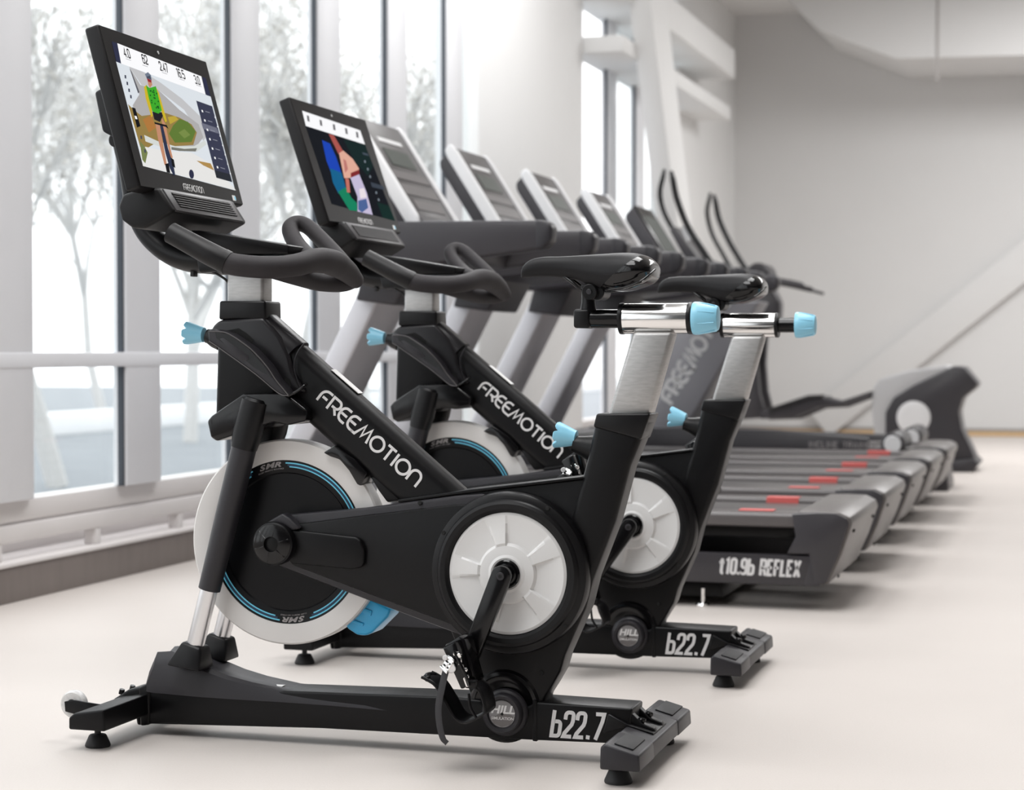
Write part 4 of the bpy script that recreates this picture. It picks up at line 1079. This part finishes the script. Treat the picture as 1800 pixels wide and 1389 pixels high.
def small_disc(parent, x, z, y, r):
    done('rear_drum', prism(arc(x, z, r * 1.35, -40, 200, 20) + [(x - r * 2.6, z - r * .6), (x - r * 2.0, z - r * 1.6), (x + r * 2.2, z - r * 1.6)], y, y + .5, .01), plate_m, parent)
    done('drum_disc', lathe([(0, 0), (r, 0), (r, .006), (r * .9, .010), (r * .5, .008), (0, .012)], (x, y, z), NY, 32), con_w, parent)
inc = build_treadmill('incline_trainer', True, None)
inc.location = (0, TY + 4 * 1.105, 0)
q = P(1569, 781, 6.77); small_disc(inc, q.x, q.z, -.04, .047)
o, e = P(1424, 786, 6.81), P(1540, 789, 6.81)
L = inc.location
done('side_body', prism([(-1.6, .42), (-.5, .41), (.0, .37), (.0, .20), (-1.6, .20)], -.03, .02, .01), plate_m, inc)
done('side_lettering', letter_mesh('INCLINE TRAINER', {**COND, **{'N': (.4, [[(0, -.06), (0, 1), (.4, 0), (.4, 1.06)]]), 'C': (.38, [[(.38, .85), (.28, 1), (.1, 1), (0, .85), (0, .15), (.1, 0), (.28, 0), (.38, .15)]]), 'I': (.08, [[(.04, -.06), (.04, 1.06)]]), 'T': (.38, [[(0, 1), (.38, 1)], [(.19, 1), (.19, -.06)]]), 'A': (.42, [[(0, -.06), (.21, 1), (.42, -.06)], [(.08, .3), (.34, .3)]])}},
                                   Vector((o.x - L.x, -.0302, o.z - L.z)), (1, 0, 0), NY, .031, e.x - o.x, .006, gap=.2), letter_g, inc)
tag(inc, 'dark machine with tilted black console and lettered grey mast, after the white framed treadmills', 'incline trainer')

# ------------------------------------------------------------------ ellipticals at the end of the row
def arms(root, near, far, yn, yf, O):
    for pts, y, r in ((near, yn, .021), (far, yf, .017)):
        pa = [P(a, b, y) - O for a, b in pts]
        ar = done('swing_arm', tube(pa, [r * .9, r, r, r, r * 1.25], 12, 6, round_cap=1), gloss, root)
        done('arm_tip', tube([pa[0], pa[0] + (pa[0] - pa[1]).normalized() * .03], r * .7, 10, 1, round_cap=2), gloss, ar)
def build_elliptical():
    Y = 9.9; O = Vector((0, Y, 0))
    root = empty('elliptical_trainer', O)
    q = lambda pts, y=Y: poly(pts, y)
    part = lambda nm, bm, m, p=root, **k: (bm.transform(Matrix.Translation(-O)), done(nm, bm, m, p, **k))[1]
    part('rear_fairing', prism(q([(1533, 684), (1545, 666), (1600, 650), (1665, 642), (1672, 650), (1612, 682), (1575, 706), (1562, 730), (1560, 790), (1538, 790), (1531, 712)]), Y + .02, Y + .46, .02, 3), mat('silver fairing', (.50, .50, .51), .4))
    dh = part('drive_housing', prism(q([(1556, 790), (1556, 725), (1570, 700), (1605, 678), (1660, 652), (1676, 643), (1695, 645), (1719, 674), (1716, 682), (1693, 700), (1685, 725), (1690, 755), (1703, 782), (1714, 806), (1718, 816), (1702, 829), (1600, 830)]), Y, Y + .44, .025, 3), plate_m)
    c = P(1606, 734, Y)
    part('housing_disc', lathe([(0, 0), (.118, 0), (.118, .008), (.108, .014), (.06, .010), (0, .016)], (c.x, Y, c.z), NY, 40), con_w, dh)
    part('rear_foot', prism(q([(1640, 812), (1712, 806), (1722, 816), (1706, 833), (1640, 833)]), Y - .06, Y + .5, .01), con_d)
    part('base_rail', prism([(-1.7, .11), (-.15, .11), (-.15, .03), (-1.7, .03)], Y + .12, Y + .32, .01), plate_m)
    for dy, k in ((.0, 0), (.38, 1)):
        dz = -k * .02
        pm = part('pedal_arm', prism([(x, z + dz) for x, z in q([(1335, 737), (1338, 722), (1420, 697), (1445, 696), (1462, 700), (1478, 705), (1533, 687), (1533, 694), (1480, 714), (1440, 716), (1395, 735)])], Y + dy, Y + dy + .10, .012), con_d)
        part('foot_pad', prism([(x, z + dz) for x, z in q([(1350, 718), (1420, 695), (1446, 694), (1446, 698), (1420, 701), (1352, 724)])], Y + dy - .03, Y + dy + .13, .006), rubber, pm)
        part('arm_link', prism(q([(1318, 560), (1336, 560), (1330, 640), (1334, 690), (1346, 735), (1300, 738), (1312, 690), (1316, 640)]), Y + dy + .02, Y + dy + .09, .012), plate_m)
    part('front_column', prism(q([(1290, 490), (1350, 500), (1366, 530), (1364, 566), (1330, 590), (1250, 800), (1190, 800)]), Y + .14, Y + .34, .03, 3), plate_m)
    part('pivot_hub', disc((P(1330, 482, Y).x, Y + .03, P(1330, 482, Y).z), (0, 1, 0), .085, 0, .38, 28, .02), con_d)
    bm = tube([P(1326, 490, Y + .02), P(1380, 497, Y + .02), P(1408, 503, Y + .02)], .028, 12, 4, round_cap=2)
    tube([P(1380, 499, Y + .03), P(1425, 509, Y + .03)], .02, 12, 1, bm=bm, round_cap=2); tube([P(1410, 506, Y + .04), P(1446, 516, Y + .04)], .012, 10, 1, bm=bm, round_cap=2)
    part('fixed_handle', bm, con_d)
    arms(root, [(1257, 352), (1264, 385), (1282, 425), (1306, 465), (1330, 500)], [(1247, 348), (1243, 375), (1252, 412), (1275, 455), (1296, 495)], Y + .02, Y + .42, O)
    return root
el = build_elliptical()
tag(el, 'far elliptical with big grey rear housing and white disc, standing before the back wall', 'elliptical trainer')
Y = 7.95; O = Vector((0, Y, 0))
el2 = empty('elliptical_trainer', O)
arms(el2, [(1182, 312), (1190, 350), (1210, 400), (1245, 455), (1275, 505)], [(1166, 308), (1160, 340), (1168, 375), (1192, 420), (1222, 480)], Y, Y + .45, O)
sh = lambda nm, pts, a, b, m, bev=.02: done(nm, (lambda bm: (bm.transform(Matrix.Translation(-O)), bm)[1])(prism(poly(pts, Y), Y + a, Y + b, bev, 3)), m, el2)
sh('console', [(1172, 402), (1180, 394), (1224, 452), (1222, 470), (1204, 462)], .05, .40, con_d)
sh('console_tray', [(1195, 455), (1235, 452), (1262, 476), (1272, 494), (1225, 502), (1196, 500)], .02, .46, con_d)
sh('console_label', [(1194, 398), (1200, 396), (1212, 420), (1206, 424)], .04, .052, con_w, 0)
sh('front_column', [(1205, 490), (1262, 490), (1180, 830), (1100, 830)], .12, .36, mast_g)
sh('base_rail', [(1080, 800), (1500, 792), (1560, 800), (1560, 842), (1080, 842)], .08, .40, plate_m)
sh('pedal_arm', [(1260, 752), (1560, 764), (1600, 770), (1600, 784), (1260, 778)], -.02, .07, con_d)
sh('rear_foot', [(1560, 800), (1660, 802), (1668, 862), (1660, 873), (1560, 870)], .0, .5, plate_m)
small_disc(el2, P(1602, 769, Y).x, P(1602, 769, Y).z, 0, .047)
tag(el2, 'elliptical with two curved black arms rising highest in the row, before the far elliptical', 'elliptical trainer')

# ------------------------------------------------------------------ outside
snow = mat('pale wall paint', (.78, .79, .80), .8)
asph = mat('pale paving', (.24, .26, .28), .8, vary=.15, vscale=1.5)
bark = mat('haze paled bark', (.58, .575, .565), .9, vary=.2, vscale=30)  # tree colour paled to stand for haze and overexposure outdoors
leaf_m = mat('dry leaves', (.48, .465, .435), .8, vary=.3, vscale=40)
sbox('ground', (-60, -20, -.6), (XW - .27, 60, -.5), asph)
sbox('trim_50', (-15.2, -8, -.5), (-14.5, 70, -.17), snow, .01)
def tree(name, loc, seed, hgt, leaves, label):
    rnd = random.Random(seed); bm = bmesh.new(); tips = []
    def grow_(p, d, L, r, lev):
        pts = [p]; q = p.copy(); dd = d.copy()
        for k in range(4):
            dd = (dd + Vector((rnd.uniform(-.22, .22), rnd.uniform(-.22, .22), rnd.uniform(-.05, .16)))).normalized(); q = q + dd * (L / 4); pts.append(q.copy())
        tube(pts, [r, r * .6], 7 if lev < 2 else 5, 1, bm=bm)
        if lev >= 4: tips.extend(pts[1:]); return
        for k in range(5):
            t = rnd.choice((1, 2, 3, 4)) if lev else rnd.choice((2, 3, 4)); a = rnd.uniform(0, 6.28); tilt = rnd.uniform(.45, 1.1)
            dn = (dd + Vector((math.cos(a) * tilt, math.sin(a) * tilt, rnd.uniform(-.1, .3)))).normalized()
            grow_(pts[t], dn, L * rnd.uniform(.55, .75), r * .52, lev + 1)
    grow_(Vector((0, 0, 0)), Vector((0, 0, 1)), hgt * .42, .11, 0)
    root = empty(name, loc)
    done('branches', bm, bark, root, recalc=False)
    if leaves:
        b = bmesh.new()
        for p in tips:
            for _ in range(leaves):
                c = p + Vector((rnd.gauss(0, .12), rnd.gauss(0, .12), rnd.gauss(0, .12))); u = Vector((rnd.gauss(0, 1), rnd.gauss(0, 1), rnd.gauss(0, 1))).normalized(); v = u.orthogonal()
                s = rnd.uniform(.02, .045)
                b.faces.new([b.verts.new(c + u * s), b.verts.new(c + v * s * .6), b.verts.new(c - u * s), b.verts.new(c - v * s * .6)])
        done('foliage', b, leaf_m, root, smooth=False, recalc=False)
    return tag(root, label, 'tree', 'bare trees outside the windows')
TREES = ((-8.6, 12.85, 7.6, 1, 'bare tree close outside the leftmost pane, beside the nearest screen'),
         (-19, 32.5, 12, 2, 'brownish bare tree farther back behind the leftmost pane'),
         (-11.5, 21.6, 8.6, 1, 'bare tree close outside the second pane, right of the nearest screen'),
         (-15.0, 28.6, 9.5, 2, 'brownish bare tree farther back behind the second pane'),
         (-7.3, 15.7, 6.4, 1, 'bare tree outside the third pane, left of the second screen'),
         (-13.5, 33.8, 11, 1, 'farthest bare tree outside, behind the fourth pane above the second screen'))
for i, (x, y, h, lv, lab) in enumerate(TREES): tree('bare_tree', (x, y, -.5), 31 + i, h, lv, lab)
